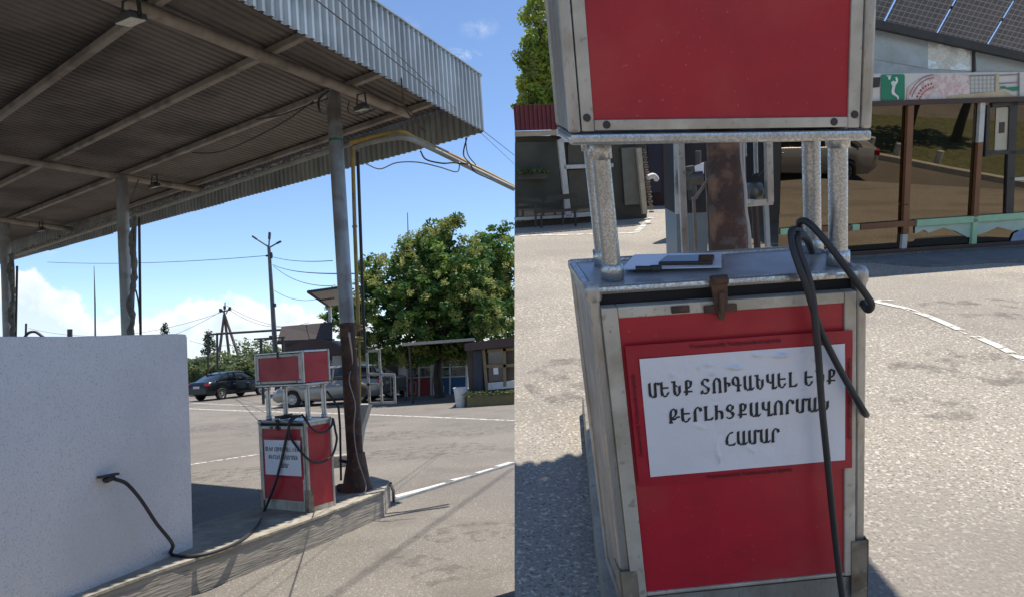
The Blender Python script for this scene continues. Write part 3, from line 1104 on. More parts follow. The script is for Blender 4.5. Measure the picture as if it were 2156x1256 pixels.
def fascia(a, dirv, length, outv, z0, z1, pitch, jag):
    b = MB()
    prof = [(0, 0), (.30, 0), (.42, .034), (.70, .034), (.85, 0)]
    n = int(length / pitch)
    vs = []
    random.seed(11)
    panel = 0
    lo = 0
    for i in range(n):
        if i % 9 == 0:
            lo = random.uniform(-jag, jag)
        for (u, h) in prof:
            p = a + dirv * ((i + u) * pitch) + outv * h
            vs += [V3((p.x, p.y, z0 + lo)), V3((p.x, p.y, z1 + lo * .3))]
    b.add(vs, [(2 * i, 2 * i + 1, 2 * i + 3, 2 * i + 2) for i in range(len(vs) // 2 - 1)])
    return b


outk = V3((KF.y, -KF.x, 0))
oute = V3((-EF.y, EF.x, 0)) * -1
if oute.y < 0:
    oute = -oute
part('side_fascia', fascia(C, -KF, LK, outk, FB, FT, .118, .018), M_CORR, can, solid=.004)
part('front_fascia', fascia(C, EF, LE, oute, FB, FT, .118, .012), M_CORR, can, solid=.004)
random.seed(7)
b = MB()
b.bar(C + V3((0, 0, FT - FB + .01)) - KF * LK, C + V3((0, 0, FT - FB + .01)), .09, .02)
b.bar(C + V3((0, 0, FT - FB + .012)), C + EF * LE + V3((0, 0, FT - FB + .012)), .09, .02)
part('cap_strip', b, M_CORR, can)


def ext(p, q, a, c):
    d = (q - p).normalized()
    return p - d * a, q + d * c


bm_ = [((330, 30), (860, 240), 6, 0.0, .068), ((0, 330), (430, 401), 9, 0, .06), ((0, 462), (172, 486), 9, 0, .06)]
for a, c, ea, ec, r in bm_:
    p, q = ext(gnd(*a, ZB), gnd(*c, ZB), ea, ec)
    part('main_beam', MB().tube([p, q], r, 16), M_BEAM, can)
Pl = [((0, 245), (290, 35)), ((120, 330), (640, 75)), ((20, 462), (790, 158)), ((25, 520), (893, 222))]
p1 = gnd(0, 245, ZP)
for k_, (a, c) in enumerate(Pl):
    p, q = gnd(*a, ZP), gnd(*c, ZP)
    d = (q - p).normalized()
    # run to the side fascia
    s_ = ((C - q).dot(outk)) / d.dot(outk)
    p, q = p - d * 9, q + d * (s_ - .03)
    part('purlin', MB().bar(p, q, .085, .085), M_BEAM, can, bev=.012)
p, q = gnd(*Pl[0][0], ZP), gnd(*Pl[0][1], ZP)
d = (q - p).normalized()
for m_ in (1, 2, 3):
    o_ = -KF * (1.9 * m_)
    s_ = ((C - (q + o_)).dot(outk)) / d.dot(outk)
    part('purlin', MB().bar(p + o_ - d * 6, q + o_ + d * (s_ - .03), .085, .085), M_BEAM, can)

# columns
tp = gnd(701, 195, ZB)
bs = gnd(752, 1030, .31)
sp = bs.lerp(tp, .40)
b = MB().tube([sp, bs.lerp(tp, .7), tp], .092, 20)
b.tube([tp - V3((0, 0, .28)), tp - V3((0, 0, .1))], .10, 16)
col1 = part('column', b, M_POST, can, label='grey galvanised column with a green band')
gb = gnd(704, 293, 4.6)
b = MB().tube([bs.lerp(tp, .865), bs.lerp(tp, .872)], .095, 18)
part('band', b, mat('green_tape', (.03, .16, .08)), col1)
b = MB().tube([bs, bs.lerp(tp, .08), bs.lerp(tp, .2), bs.lerp(tp, .3), sp], [.108, .10, .098, .097, .095], 20, rnd=.03)
low = part('column_foot', b, M_RUST, can, label='rusty brown lower length of the column')
b = MB()
b.tube([bs + V3((0, 0, .0)), bs + V3((0, 0, .10)), bs + V3((0, 0, .45))], [.20, .175, .105], 9, rnd=.12)
b.tube([bs + V3((-.22, -.02, .04)), bs + V3((-.05, -.1, .06))], .05, 7)
part('flared_base', b, M_RUST, low)
for px, py in ((256, 372), (10, 465)):
    t = gnd(px, py, ZB)
    b = MB().tube([V3((t.x, t.y, .0)), t], .10, 16)
    part('column', b, M_POST, can)

# wrapped cables down the second and third columns
M_WRAP = mat('wrapped_cable', (.20, .19, .17), (.11, .10, .09), rough=.8, scale=12, bump=.5)
for (xa, ya, xb, yb, Y, lab) in ((281, 455, 276, 705, 12.2, 'twisted bundle of cables beside the middle canopy column'), (22, 535, 26, 710, 15.1, 'twisted bundle of cables beside the far left canopy column')):
    pts = []
    for i in range(30):
        t = i / 29
        p = atY(xa + (xb - xa) * t, ya + (yb - ya) * t, Y)
        pts.append(p + V3((.022 * math.sin(t * 17 + 2 * math.sin(t * 7)), .02 * math.cos(t * 13), 0)))
    b = MB().tube(pts, [random.uniform(.032, .058) for _ in pts], 8, rnd=.15)
    pts = [atY(xa + 4, ya, Y), atY(xa + 5 + (xb - xa) * .5, ya + (yb - ya) * .3, Y), atY(xb + 2, yb, Y)]
    b.tube(catmull(pts, 4), .022, 6)
    single('cable_bundle', b, M_WRAP, lab, 'cables')
for (xa, ya, xb, yb, Y, lab) in ((293, 458, 296, 705, 12.4, 'thin dark conduit dropping from the canopy edge by the middle column'), (36, 560, 33, 712, 15.3, 'thin dark conduit dropping from the canopy edge at the far left'),
                                 (753, 320, 768, 742, 10.1, 'dark conduit pole beside the yellow gas riser')):
    single('conduit', MB().tube([atY(xa, ya, Y), atY(xb, yb, Y)], .022, 8), M_DARK, lab, 'conduit')
hose('cable', [atY(286, 610, 12.3), atY(292, 640, 12.35), atY(294, 680, 12.4)], .012, 'loose cable bridging the bundle and conduit by the middle column', 'cable')

# cable tray and pipe along the front fascia
M_PIPEG = mat('grey_pipe', (.36, .35, .32), (.26, .25, .23), rough=.6, metal=.3, scale=6)
pa, pb = gnd(0, 548, 4.98), gnd(740, 302, 4.72)
b = MB().tube([pa, pa.lerp(pb, .5), pb], .035, 10)
single('service_pipe', b, M_PIPEG, 'pipe with taped cables slung under the front fascia', 'pipe')
b = MB()
pts = []
for i in range(260):
    t = i / 259
    p = pa.lerp(pb, .12 + .86 * t)
    pts.append(p + V3((0, 0, .05 + .05 * mnoise.noise(V3((t * 60, 0, 0))))) + V3((.03 * mnoise.noise(V3((t * 90, 3, 0))), 0, 0)))
b.tube(pts, [.012 + .045 * max(0, mnoise.noise(V3((i * .55, 8, 0)))) + .008 for i in range(260)], 6, rnd=.3)
M_TAPE = mat('weathered_tape', (.42, .37, .33), (.16, .12, .11), rough=.85, scale=14, lo=.42, hi=.58)
single('cable_wrapping', b, M_TAPE, 'ragged taped cable wrapping along the front fascia pipe', 'cables')

# gas riser and feed pipe
root = thing('gas_riser', 'thin yellow gas riser with flanges beside the galvanised column', 'gas pipe', atY(757, 800, 10.0))
part('pipe', MB().tube([atY(742, 306, 10.0), atY(747, 480, 10.0), atY(755, 700, 10.0)], .026, 10), M_YEL, root)
part('pipe', MB().tube([atY(756, 700, 10.0), atY(758, 790, 10.0), atY(758, 850, 10.0)], .014, 10), M_YEL, root)
for py in (477, 684, 691, 711, 717):
    p = atY(747 + (py - 480) * .037, py, 10.0)
    part('flange', MB().lathe(p - V3((0, 0, .012)), [(.03, 0), (.058 if py > 480 else .036, .001), (.058 if py > 480 else .036, .022), (.03, .024)], 14), M_YEL, root)
part('valve', MB().box(atY(756, 701, 10.0), (.05, .05, .07)), M_RUST, root, bev=.01)
hose('gas_pipe', [gnd(738, 301, 4.7), gnd(775, 292, 4.72), gnd(830, 279, 4.72), gnd(852, 280, 4.70), gnd(875, 292, 4.66), gnd(960, 332, 4.5), gnd(1020, 362, 4.3), gnd(1083, 395, 4.1)], .033,
     'yellow gas pipe bending out from the canopy corner to the right', 'gas pipe', M_YEL)
hose('cable', [gnd(745, 310, 4.66), gnd(790, 298, 4.66), gnd(850, 290, 4.62), gnd(900, 309, 4.55), gnd(1000, 358, 4.3), gnd(1083, 398, 4.05)], .034, 'thick grey cable bundle running under the yellow gas pipe', 'cables', M_PIPEG)
hose('cable', [gnd(885, 318, 4.5), gnd(897, 336, 4.4), gnd(930, 344, 4.35), gnd(955, 343, 4.35), gnd(985, 346, 4.3)], .010, 'black cable loop hanging under the gas pipe near the post', 'cable', group=None)
hose('cable', [gnd(770, 345, 4.4), gnd(800, 356, 4.35), gnd(835, 343, 4.45), gnd(880, 342, 4.4), gnd(925, 352, 4.3), gnd(962, 362, 4.25), gnd(968, 342, 4.35)], .008, 'thin grey cable loop hanging lowest under the canopy corner', 'cable', M_PIPEG)
hose('cable', [gnd(983, 290, 4.68), gnd(976, 325, 4.45), gnd(990, 345, 4.3), gnd(1000, 362, 4.2), gnd(1030, 376, 4.1)], .010, 'dark cable dropping from the canopy corner to the gas pipe', 'cable')
hose('cable', [gnd(980, 290, 4.68), gnd(985, 325, 4.45), gnd(1002, 348, 4.3)], .007, 'thinner cable dropping from the canopy corner beside the dark one', 'cable')
# loops under the soffit
hose('cable', [gnd(692, 192, 5.02), gnd(672, 210, 4.9), gnd(674, 235, 4.75), gnd(690, 242, 4.8)], .014, 'black cable loop beside the head of the galvanised column', 'cable')
hose('cable', [gnd(690, 208, 5.0), gnd(640, 225, 4.98), gnd(590, 243, 5.02), gnd(540, 252, 5.1)], .009, 'dark cable clipped along the purlin left of the column head', 'cable')
hose('cable', [gnd(660, 214, 5.0), gnd(590, 262, 4.95), gnd(500, 307, 4.95), gnd(450, 322, 5.0), gnd(405, 322, 5.1)], .009, 'dark cable sagging below the purlins under the roof', 'cable')
hose('cable', [gnd(293, 5, 5.05), gnd(296, 28, 4.95), gnd(297, 38, 4.9)], .012, 'short black cable feeding the biggest floodlight', 'cable')
hose('cable', [gnd(845, 165, 5.1), gnd(852, 225, 4.95), gnd(880, 262, 4.8), gnd(897, 279, 4.7)], .010, 'brown cable hanging inside the canopy corner', 'cable', M_RUST)
hose('cable', [gnd(735, 215, 5.0), gnd(733, 235, 4.9), gnd(755, 243, 4.9), gnd(790, 230, 5.0)], .008, 'thin cable looping to the floodlight by the column', 'cable')
hose('cable', [gnd(292, 378, 5.0), gnd(283, 400, 4.9), gnd(276, 425, 4.8)], .010, 'thin cable hanging beside the middle canopy column head', 'cable')

# overhead wires crossing the fascia
M_WIRE = mat('overhead_wire', (.05, .05, .055), rough=.6)


def wire(pts, r, label, s_=.0):
    return single('overhead_wire', MB().tube(sag(pts[0], pts[1], s_), r, 5), M_WIRE, label, 'wire')


wire((atY(650, -12, 5.6), atY(1083, 327, 17)), .006, 'dark wire crossing the corrugated fascia, the lower of the two')
wire((atY(700, -12, 5.4), atY(1083, 346, 17)), .004, 'finer wire crossing the corrugated fascia from the top edge')

# floodlights under the canopy
M_LENS = mat('floodlight_glass', (.62, .60, .52), (.45, .43, .36), rough=.25, scale=20)


def flood(px, py, w, z, lab, yaw=0.0, tilt=.5):
    p = gnd(px, py, z)
    r = thing('floodlight', lab, 'floodlight', p, group='floodlights under the canopy')
    R = (Matrix.Rotation(yaw, 3, 'Z') @ Matrix.Rotation(tilt, 3, 'X'))
    part('housing', MB().box(p + R @ V3((0, 0, .025)), (w, w * .72, .05), R).box(p + R @ V3((0, 0, .06)), (w * .6, w * .4, .04), R), M_DARK, r, bev=.008)
    part('lens', MB().box(p + R @ V3((0, 0, -.004)), (w * .9, w * .62, .008), R), M_LENS, r)
    b = MB()
    for s_ in (-1, 1):
        b.bar(p + R @ V3((s_ * w * .53, 0, .02)), p + V3((0, 0, .2)) + R @ V3((s_ * w * .40, 0, 0)), .02, .008)
    b.bar(p + V3((0, 0, .2)) + R @ V3((-w * .45, 0, 0)), p + V3((0, 0, .2)) + R @ V3((w * .45, 0, 0)), .02, .01)
    part('bracket', b, M_DARK, r)


flood(275, 46, .23, 4.9, 'biggest floodlight, pale glass, hanging from the nearest roof beam', -.5, .15)
flood(762, 232, .16, 4.9, 'small floodlight hanging right of the galvanised column', -.6, .2)
flood(326, 394, .17, 4.9, 'floodlight glinting on the middle roof beam', -.6, .3)
flood(87, 486, .17, 4.9, 'dim floodlight on the farthest roof beam at the left', -.6, .3)

# thing behind the rusty column: slim hoses and meter cage
b = MB().tube([atY(688, 822, 9.4), atY(700, 838, 9.4), atY(713, 858, 9.4), atY(716, 900, 9.4), atY(718, 1010, 9.4)], .014, 8)
b.tube([atY(714, 968, 9.4), atY(735, 972, 9.45)], .02, 8)
single('service_rod', b, M_DARK, 'thin dark service rod between the small dispenser and the rusty column', 'rod')
hose('cable', [gnd(735, 700, 2.1), atY(742, 760, 9.2), atY(735, 800, 9.15), atY(748, 850, 9.15), atY(745, 900, 9.15), atY(752, 960, 9.1), atY(768, 1010, 9.05), atY(770, 1030, 9.0), atY(764, 1040, 9.0)], .007, 'thin pale cable winding down the rusty column', 'cable', M_PIPEG)
root = thing('meter_cage', 'rusting white metal cage behind the rusty column', 'cage', atY(795, 905, 11.6))
M_CAGE = mat('chipped_white_metal', (.50, .49, .44), (.30, .26, .21), rough=.6, scale=14)
for (a, c) in (((772, 738), (778, 848)), ((798, 738), (804, 845)), ((830, 790), (832, 848)), ((768, 739), (800, 737)), ((776, 848), (834, 846)), ((773, 786), (832, 788)), ((772, 808), (806, 808))):
    Y = 11.6
    part('bar', MB().bar(atY(*a, Y), atY(*c, Y), .035, .035), M_CAGE, root)
b = MB().prism([atY(750, 851, 11.6), atY(776, 851, 11.6), atY(760, 905, 11.6), atY(752, 960, 11.6)], (.02, .25, 0))
part('gusset', b, mat('grey_bracket', (.32, .31, .29), rough=.6), root)
b = MB().lathe(atY(757, 820, 11.4), [(.02, 0), (.10, .01), (.12, .04), (.10, .07), (.02, .08)], 16, 'Y')
part('gauge', b, M_DARK, root)
single('foot_block', MB().box(gnd(722, 975, .1) + V3((0, .4, 0)), (.5, .22, .22), rotz(.3)), M_CONC, 'pale concrete block lying behind the small dispenser', 'block', bev=.02)

# ------------------------------------------------------------------ cars
M_PLATE_W = mat('number_plate', (.6, .6, .58), rough=.5)
M_TAIL = mat('tail_lamp', (.45, .02, .02), rough=.2)
M_HEAD = mat('head_lamp', (.7, .72, .75), rough=.1, metal=.3)


def smooth1(x, pts):
    for i in range(len(pts) - 1):
        if x <= pts[i + 1][0]:
            t = (x - pts[i][0]) / (pts[i + 1][0] - pts[i][0])
            t = max(0, t)
            return pts[i][1] + (pts[i + 1][1] - pts[i][1]) * t
    return pts[-1][1]


def make_car(label, color, T, F=FW, wagon=False, group='cars parked beyond the forecourt', metal=.5):
    L2, Wd = 2.3, .89
    root = thing('parked_car', label, 'car', F=F, T=T, group=group)
    m = mat('car_paint_%02x%02x%02x' % tuple(int(c * 255) for c in color), color, tuple(c * .92 for c in color), rough=.22, metal=metal, spec=.6)
    topp = [(-2.3, .70), (-2.24, .95), (-2.05, 1.02), (-1.5, 1.04), (0, .98), (1.1, .93), (1.8, .83), (2.15, .70), (2.3, .52)]
    if wagon:
        topp = [(-2.3, .75), (-2.26, 1.0), (-1.5, 1.04), (0, .99), (1.1, .96), (1.8, .86), (2.15, .74), (2.3, .55)]
    wid = [(-2.3, .74), (-2.1, .84), (-1.5, .89), (0, .90), (1.5, .88), (2.0, .80), (2.3, .62)]
    low = [(-2.3, .38), (-2.1, .26), (2.1, .22), (2.3, .32)]
    b = MB()
    xs = [-2.3, -2.27, -2.2, -2.1, -1.9, -1.75, -1.6, -1.45, -1.3, -1.15, -1, -.5, 0, .5, 1, 1.15, 1.3, 1.45, 1.6, 1.75, 1.9, 2.05, 2.15, 2.24, 2.3]
    rows = []
    for x in xs:
        t, w, l = smooth1(x, topp), smooth1(x, wid), smooth1(x, low)
        for wx in (-1.38, 1.38):                       # wheel arches
            d = abs(x - wx)
            if d < .37:
                l = max(l, .30 + math.sqrt(.37 ** 2 - d * d) * 1.0)
        h = t - l
        sec = [(w * .55, t + .012), (w * .86, t - .015), (w * .955, t - .07), (w * .985, l + h * .62), (w, l + h * .38), (w * .975, l + .05), (w * .92, l)]
        rows.append([(x, y, z) for y, z in sec] + [(x, -y, z) for y, z in reversed(sec)])
    n = len(rows[0])
    vs = [p for r in rows for p in r]
    b.add(vs, [(i * n + k, i * n + (k + 1) % n, (i + 1) * n + (k + 1) % n, (i + 1) * n + k) for i in range(len(rows) - 1) for k in range(n)], True)
    b.add(rows[0] + rows[-1], [tuple(range(n)), tuple(range(2 * n - 1, n - 1, -1))])
    part('body', b, m, root, local=True)
    roof = [(-1.75, 1.03), (-1.15, 1.36), (-.6, 1.46), (.1, 1.465), (.45, 1.42), (1.15, .96)]
    if wagon:
        roof = [(-2.15, 1.03), (-1.95, 1.44), (-1.2, 1.52), (.1, 1.52), (.45, 1.46), (1.2, .97)]

    def shell(inset, z_off, ws=1.0, zmin=None):
        b = MB()
        rows = []
        for i, (x, z) in enumerate(roof):
            zz = z - inset * (.8 if 0 < i < len(roof) - 1 else 0)
            bw = .83
            rw = .83 - .20 * (z - .96) / .5
            rows.append([(x, bw - inset, .95), (x, (bw + rw) / 2 - inset, (.95 + zz) / 2), (x, rw - inset, zz - .04), (x, rw * .85, zz), (x, -rw * .85, zz), (x, -(rw - inset), zz - .04), (x, -((bw + rw) / 2 - inset), (.95 + zz) / 2), (x, -(bw - inset), .95)])
        n = 8
        vs = [p for r in rows for p in r]
        b.add(vs, [(i * n + k, i * n + (k + 1) % n, (i + 1) * n + (k + 1) % n, (i + 1) * n + k) for i in range(len(rows) - 1) for k in range(n)], True)
        return b
    part('window_glass', shell(.015, 0), M_GLASSD, root, local=True)
    b = MB()
    pts = []
    for i in range(1, len(roof) - 1):
        x, z = roof[i]
        rw = .83 - .20 * (z - .96) / .5
        pts.append([(x, rw + .004, z - .07), (x, rw - .02, z - .02), (x, rw * .8, z + .006), (x, 0, z + .014), (x, -rw * .8, z + .006), (x, -rw + .02, z - .02), (x, -rw - .004, z - .07)])
    n = 7
    b.add([p for r in pts for p in r], [(i * n + k, i * n + k + 1, (i + 1) * n + k + 1, (i + 1) * n + k) for i in range(len(pts) - 1) for k in range(n - 1)], True)
    for s_ in (-1, 1):
        x0, z0 = roof[-1]
        x1, z1 = roof[-2]
        b.bar((x0, s_ * .83, z0), (x1, s_ * (.83 - .2 * (z1 - .96) / .5), z1 - .03), .05, .05)
        b.bar((-.30, s_ * .835, .96), (-.32, s_ * .655, 1.42), .07, .03)
        x0, z0 = roof[0]
        x1, z1 = roof[1]
        b.bar((x0 + .1, s_ * .81, z0 - .02), (x1 + .05, s_ * (.82 - .2 * (z1 - .96) / .5), z1 - .03), .12, .05)
    part('roof', b, m, root, local=True)
    for wx in (-1.38, 1.38):
        for s_ in (-1, 1):
            c = (wx, s_ * .80, .32)
            R = Matrix.Rotation(-s_ * math.pi / 2, 3, 'X')
            w = part('wheel', MB().lathe(c, [(.20, -.10), (.30, -.10), (.325, -.07), (.325, .07), (.30, .10), (.205, .10), (.20, .06)], 22, R=R), M_TYRE, root, local=True)
            b = MB()
            b.lathe((wx, s_ * .80, .32), [(.06, .05), (.06, .09), (.02, .095)], 12, R=R)
            for k in range(10):
                a = 2 * math.pi * k / 10
                b.bar(V3(c) + R @ V3((.05 * math.cos(a), .05 * math.sin(a), .085)), V3(c) + R @ V3((.20 * math.cos(a), .20 * math.sin(a), .075)), .028, .016)
            b.lathe(c, [(.185, .06), (.185, .092), (.205, .092), (.205, .06)], 20, R=R)
            part('rim', b, M_RIM, w, local=True)
    b = MB().ab((-1.8, -.74, .25), (1.8, .74, .66))
    part('underbody', b, M_DARK, root, local=True)
    for s_ in (-1, 1):
        part('tail_light', MB().box((-2.17, s_ * .70, .86), (.22, .26, .14), rotz(s_ * -.35)), M_TAIL, root, local=True, bev=.02)
        part('headlight', MB().box((2.12, s_ * .62, .64), (.26, .26, .12), rotz(s_ * .35)), M_HEAD, root, local=True, bev=.02)
        part('mirror', MB().box((.82, s_ * .97, 1.0), (.12, .17, .12)), m, root, local=True, bev=.03)
        for x in (-.55, .45):
            part('door_handle', MB().box((x, s_ * .905, .80), (.16, .03, .03)), M_RIM, root, local=True)
    part('number_plate', MB().box((-2.30, 0, .74), (.02, .48, .12)), M_PLATE_W, root, local=True)
    return root


def carT(px, py, yaw, sc=1.0, dz=0.0):
    p = gnd(px, py)
    return Matrix.Translation((p.x, p.y, dz)) @ Matrix.Rotation(yaw, 4, 'Z') @ Matrix.Scale(sc, 4)


make_car('dark green sedan with a red tail lamp driving off beyond the asphalt', (.022, .030, .034), carT(487, 836, math.radians(62), 1.0))
make_car('small teal hatchback at the edge of the white wall, far off', (.03, .10, .14), carT(381, 800, math.radians(175), 1.0))
make_car('silver estate car behind the rusty column', (.27, .26, .235), carT(702, 849, math.radians(174), 1.0), wagon=True, metal=.3)
make_car('black sedan parked under the tree beside the silver estate', (.02, .021, .024), carT(775, 836, math.radians(-12), 1.0))

# ------------------------------------------------------------------ far side of the street
M_WHITEW = mat('whitewash', (.62, .60, .58), (.50, .48, .46), rough=.85, scale=1.5, bump=.1)
M_TILE = bpy.data.materials.new('brown_tile_roof')
M_TILE.use_nodes = True
nt = M_TILE.node_tree
bk = nt.nodes.new('ShaderNodeTexBrick')
bk.inputs['Scale'].default_value = 5
bk.inputs['Color1'].default_value = (.085, .065, .062, 1)
bk.inputs['Color2'].default_value = (.065, .05, .048, 1)
bk.inputs['Mortar'].default_value = (.045, .035, .03, 1)
tcn = nt.nodes.new('ShaderNodeTexCoord')
mpn = nt.nodes.new('ShaderNodeMapping')
mpn.inputs['Rotation'].default_value = (math.pi / 2, 0, 0)
nt.links.new(tcn.outputs['Object'], mpn.inputs[0])
nt.links.new(mpn.outputs[0], bk.inputs['Vector'])
nt.links.new(bk.outputs[0], nt.nodes['Principled BSDF'].inputs['Base Color'])
nt.nodes['Principled BSDF'].inputs['Roughness'].default_value = .7
M_BROWN = mat('brown_sheet', (.07, .038, .032), (.05, .03, .026), rough=.6, scale=3)
M_DOORB = mat('dark_door', (.035, .03, .035), rough=.5)
M_BLUEP = mat('blue_counter', (.02, .12, .28), (.016, .10, .24), rough=.5)
M_REDC = mat('red_counter', (.42, .025, .04), (.33, .02, .03), rough=.5)
M_WFR = mat('white_frame', (.6, .6, .6), rough=.5)
M_SHOPGL = mat('shop_glass', (.05, .055, .06), (.09, .09, .09), rough=.1, spec=.8, scale=2)


def wallq(pts, Y, depth, m, name, parent, **k):
    return part(name, MB().prism([atY(x, y, Y) for x, y in pts], (0, depth, 0)), m, parent, **k)


def rect(x0, y0, x1, y1, sl=-.0):
    """pixel rectangle whose level lines follow the tilt of the picture"""
    return [(x0, y0), (x1, y0 - (x1 - x0) * .06), (x1, y1 - (x1 - x0) * .06), (x0, y1)]


# tiled-roof kiosk
root = thing('kiosk', 'kiosk with brown tiled mansard roof and arched awning behind the small dispenser', 'kiosk', gnd(640, 834))
Y = 40.0
part('roof', MB().add([atY(593, 686, Y + .6), atY(700, 677, Y + .6), atY(700, 712, Y), atY(584, 716, Y), atY(593, 686, Y + 3.2), atY(700, 677, Y + 3.2), atY(700, 712, Y + 3.8), atY(584, 716, Y + 3.8)],
                      [(0, 1, 2, 3), (7, 6, 5, 4), (0, 4, 5, 1), (0, 3, 7, 4), (1, 5, 6, 2), (2, 6, 7, 3)]), M_TILE, root)
arc = [atY(596, 748, Y - .8)] + [atY(596 + 135 * t, 748 - 36 * math.sin(math.pi * (.12 + .76 * t)) , Y - .8) for t in [i / 12 for i in range(13)]] + [atY(731, 748, Y - .8)]
part('awning', MB().prism(arc, (0, 1.2, 0)), M_BROWN, root)
wallq([(584, 716), (700, 712), (700, 720), (584, 724)], Y - .1, .5, M_DARK, 'fascia_board', root)
wallq([(598, 722), (702, 716), (704, 835), (604, 842)], Y + .6, 2.4, mat('kiosk_wall', (.10, .075, .065), (.07, .055, .05), rough=.7), 'wall', root)
wallq([(693, 752), (725, 748), (727, 768), (695, 773)], Y + .3, .04, mat('torn_bills', (.62, .60, .60), (.06, .06, .07), scale=6, lo=.46, hi=.54), 'poster', root)
wallq([(612, 745), (650, 743), (652, 820), (615, 822)], Y + .5, .05, M_SHOPGL, 'window', root)
for x in (598, 656, 706):
    part('post', MB().tube([atY(x, 720, Y - .6), atY(x + 6, 845, Y - .6)], .045, 8), M_DARK, root)

# flat steel shelter top between pylon and kiosk
root = thing('steel_shelter', 'low dark steel shelter frame left of the tiled kiosk', 'shelter', gnd(570, 840))
Y = 34.0
part('roof_bar', MB().bar(atY(535, 713, Y), atY(600, 709, Y), .12, .07), M_DARK, root)
for x in (549, 595):
    part('post', MB().bar(atY(x, 711, Y), atY(x + 6, 850, Y), .10, .10), M_DARK, root)
single('traffic_sensor', MB().box(atY(571, 710, 23.8), (.12, .1, .14)), M_DARK, 'small dark box on the shelter bar', 'box', bev=.02)

# white building behind the tree
root = thing('white_building', 'whitewashed building with dark doors behind the big tree', 'building', atY(820, 828, 36) * 1.0)
root.location.z = 0
INV[root.name] = (Matrix.Translation(root.location)).inverted()
Y = 37.0
wallq(rect(700, 748, 985, 838), Y, 6, M_WHITEW, 'wall', root)
wallq(rect(775, 748, 800, 836), Y - .06, .05, M_DOORB, 'door', root)
wallq(rect(811, 752, 838, 832), Y - .06, .05, M_DOORB, 'door', root)
part('eave', MB().prism([atY(690, 742, Y - 1.2), atY(1000, 722, Y - 1.2), atY(1000, 729, Y - 1.2), atY(690, 749, Y - 1.2)], (0, 7.5, 0)), M_BROWN, root)
# canopy roof behind the column
root = thing('tilted_roof', 'pale corrugated lean-to roof jutting left above the tiled kiosk', 'roof', atY(690, 640, 38))
b = MB()
a0, a1, a2, a3 = atY(648, 614, 33), atY(720, 604, 33), atY(730, 644, 42), atY(692, 645, 42)
b.sheet(a0, a1 - a0, a3 - a0, 24, 1, lambda i, j: V3((0, 0, .06 * (i % 2))))
part('roof_sheet', b, mat('pale_sheet', (.5, .5, .5), (.4, .4, .4), rough=.5, metal=.3), root, solid=.03)
part('truss', MB().bar(a0, a1, .08, .10).bar(a0.lerp(a3, .5), a1.lerp(a3, .5), .06, .08).bar(a3, a0, .08, .1), M_DARK, root)
part('post', MB().bar(atY(694, 645, 42), atY(700, 830, 42), .15, .15), M_WFR, root)

# kiosks with red and blue counters
Y = 32.5


def stall(x0, x1, m, lab, sym):
    root = thing('drinks_stall', lab, 'stall', atY((x0 + x1) / 2, 834, Y))
    yb = 838 - (x0 - 855) * .02
    part('counter', MB().prism([atY(x0, yb - 42, Y), atY(x1, yb - 45, Y), atY(x1, yb - 3, Y), atY(x0, yb, Y)], (0, .8, 0)), m, root)
    part('display_glass', MB().prism([atY(x0, yb - 84, Y + .1), atY(x1, yb - 88, Y + .1), atY(x1, yb - 46, Y + .1), atY(x0, yb - 43, Y + .1)], (0, .6, 0)), M_SHOPGL, root)
    part('header', MB().prism([atY(x0, yb - 95, Y - .1), atY(x1, yb - 99, Y - .1), atY(x1, yb - 84, Y - .1), atY(x0, yb - 80, Y - .1)], (0, 1.0, 0)), M_REDC, root)
    for x in (x0, (x0 + x1) / 2, x1):
        part('post', MB().bar(atY(x, yb - 96, Y - .14), atY(x, yb, Y - .14), .07, .07), M_WFR, root)
    for yy in (43, 1, 64):
        part('rail', MB().bar(atY(x0, yb - yy, Y - .12), atY(x1, yb - yy - 3, Y - .12), .05, .05), M_WFR, root)
    xm = x0 + (x1 - x0) * .25
    b = MB()
    for (ax, ay, bx_, by_) in sym:
        b.bar(atY(xm + ax, yb - 22 + ay, Y - .03), atY(xm + bx_, yb - 22 + by_, Y - .03), .11, .03)
    part('emblem', b, M_WFR, root)
    M_GOODS = mat('shop_goods', (.35, .3, .2), (.1, .12, .16), rough=.5, scale=20, lo=.45, hi=.55)
    for k in range(6):
        x = x0 + (x1 - x0) * (k + .5) / 6
        part('goods', MB().box(atY(x, yb - 50 - random.uniform(0, 6), Y + .05), (.22, .1, random.uniform(.2, .45))), M_GOODS, root)


stall(857, 908, M_REDC, 'market stall with a red counter left of the tree trunk', [(-6, -12, -6, 12), (6, -12, 6, 12), (-6, -12, 6, -12), (-6, 12, 6, 12)])
stall(913, 982, M_BLUEP, 'market stall with a blue counter behind the tree trunk', [(-3, -12, -3, 12), (-3, 10, 4, 10), (4, -4, 4, 10)])

# shop at the right edge
root = thing('corner_shop', 'low dark shop with timber framed window at the right of the stalls', 'shop', atY(1040, 845, 26))
Y = 25.5
wallq([(985, 735), (1083, 725), (1083, 850), (988, 855)], Y + .3, 4, mat('shop_wall', (.10, .075, .05), (.07, .05, .04), rough=.8, scale=2), 'wall', root)
wallq([(996, 738), (1015, 736), (1017, 828), (998, 830)], Y + .22, .06, mat('navy_door', (.02, .03, .06), rough=.4), 'door', root)
wallq([(1028, 738), (1060, 735), (1060, 800), (1029, 803)], Y + .22, .06, M_SHOPGL, 'window', root)
M_TIMB = mat('ochre_timber', (.24, .18, .10), (.18, .13, .075), rough=.7, scale=6)
for (a, c) in (((1018, 735), (1026, 828)), ((1062, 732), (1063, 812)), ((1024, 770), (1082, 768)), ((1026, 738), (1083, 733))):
    part('frame', MB().bar(atY(*a, Y + .15), atY(*c, Y + .15), .12, .10), M_TIMB, root)
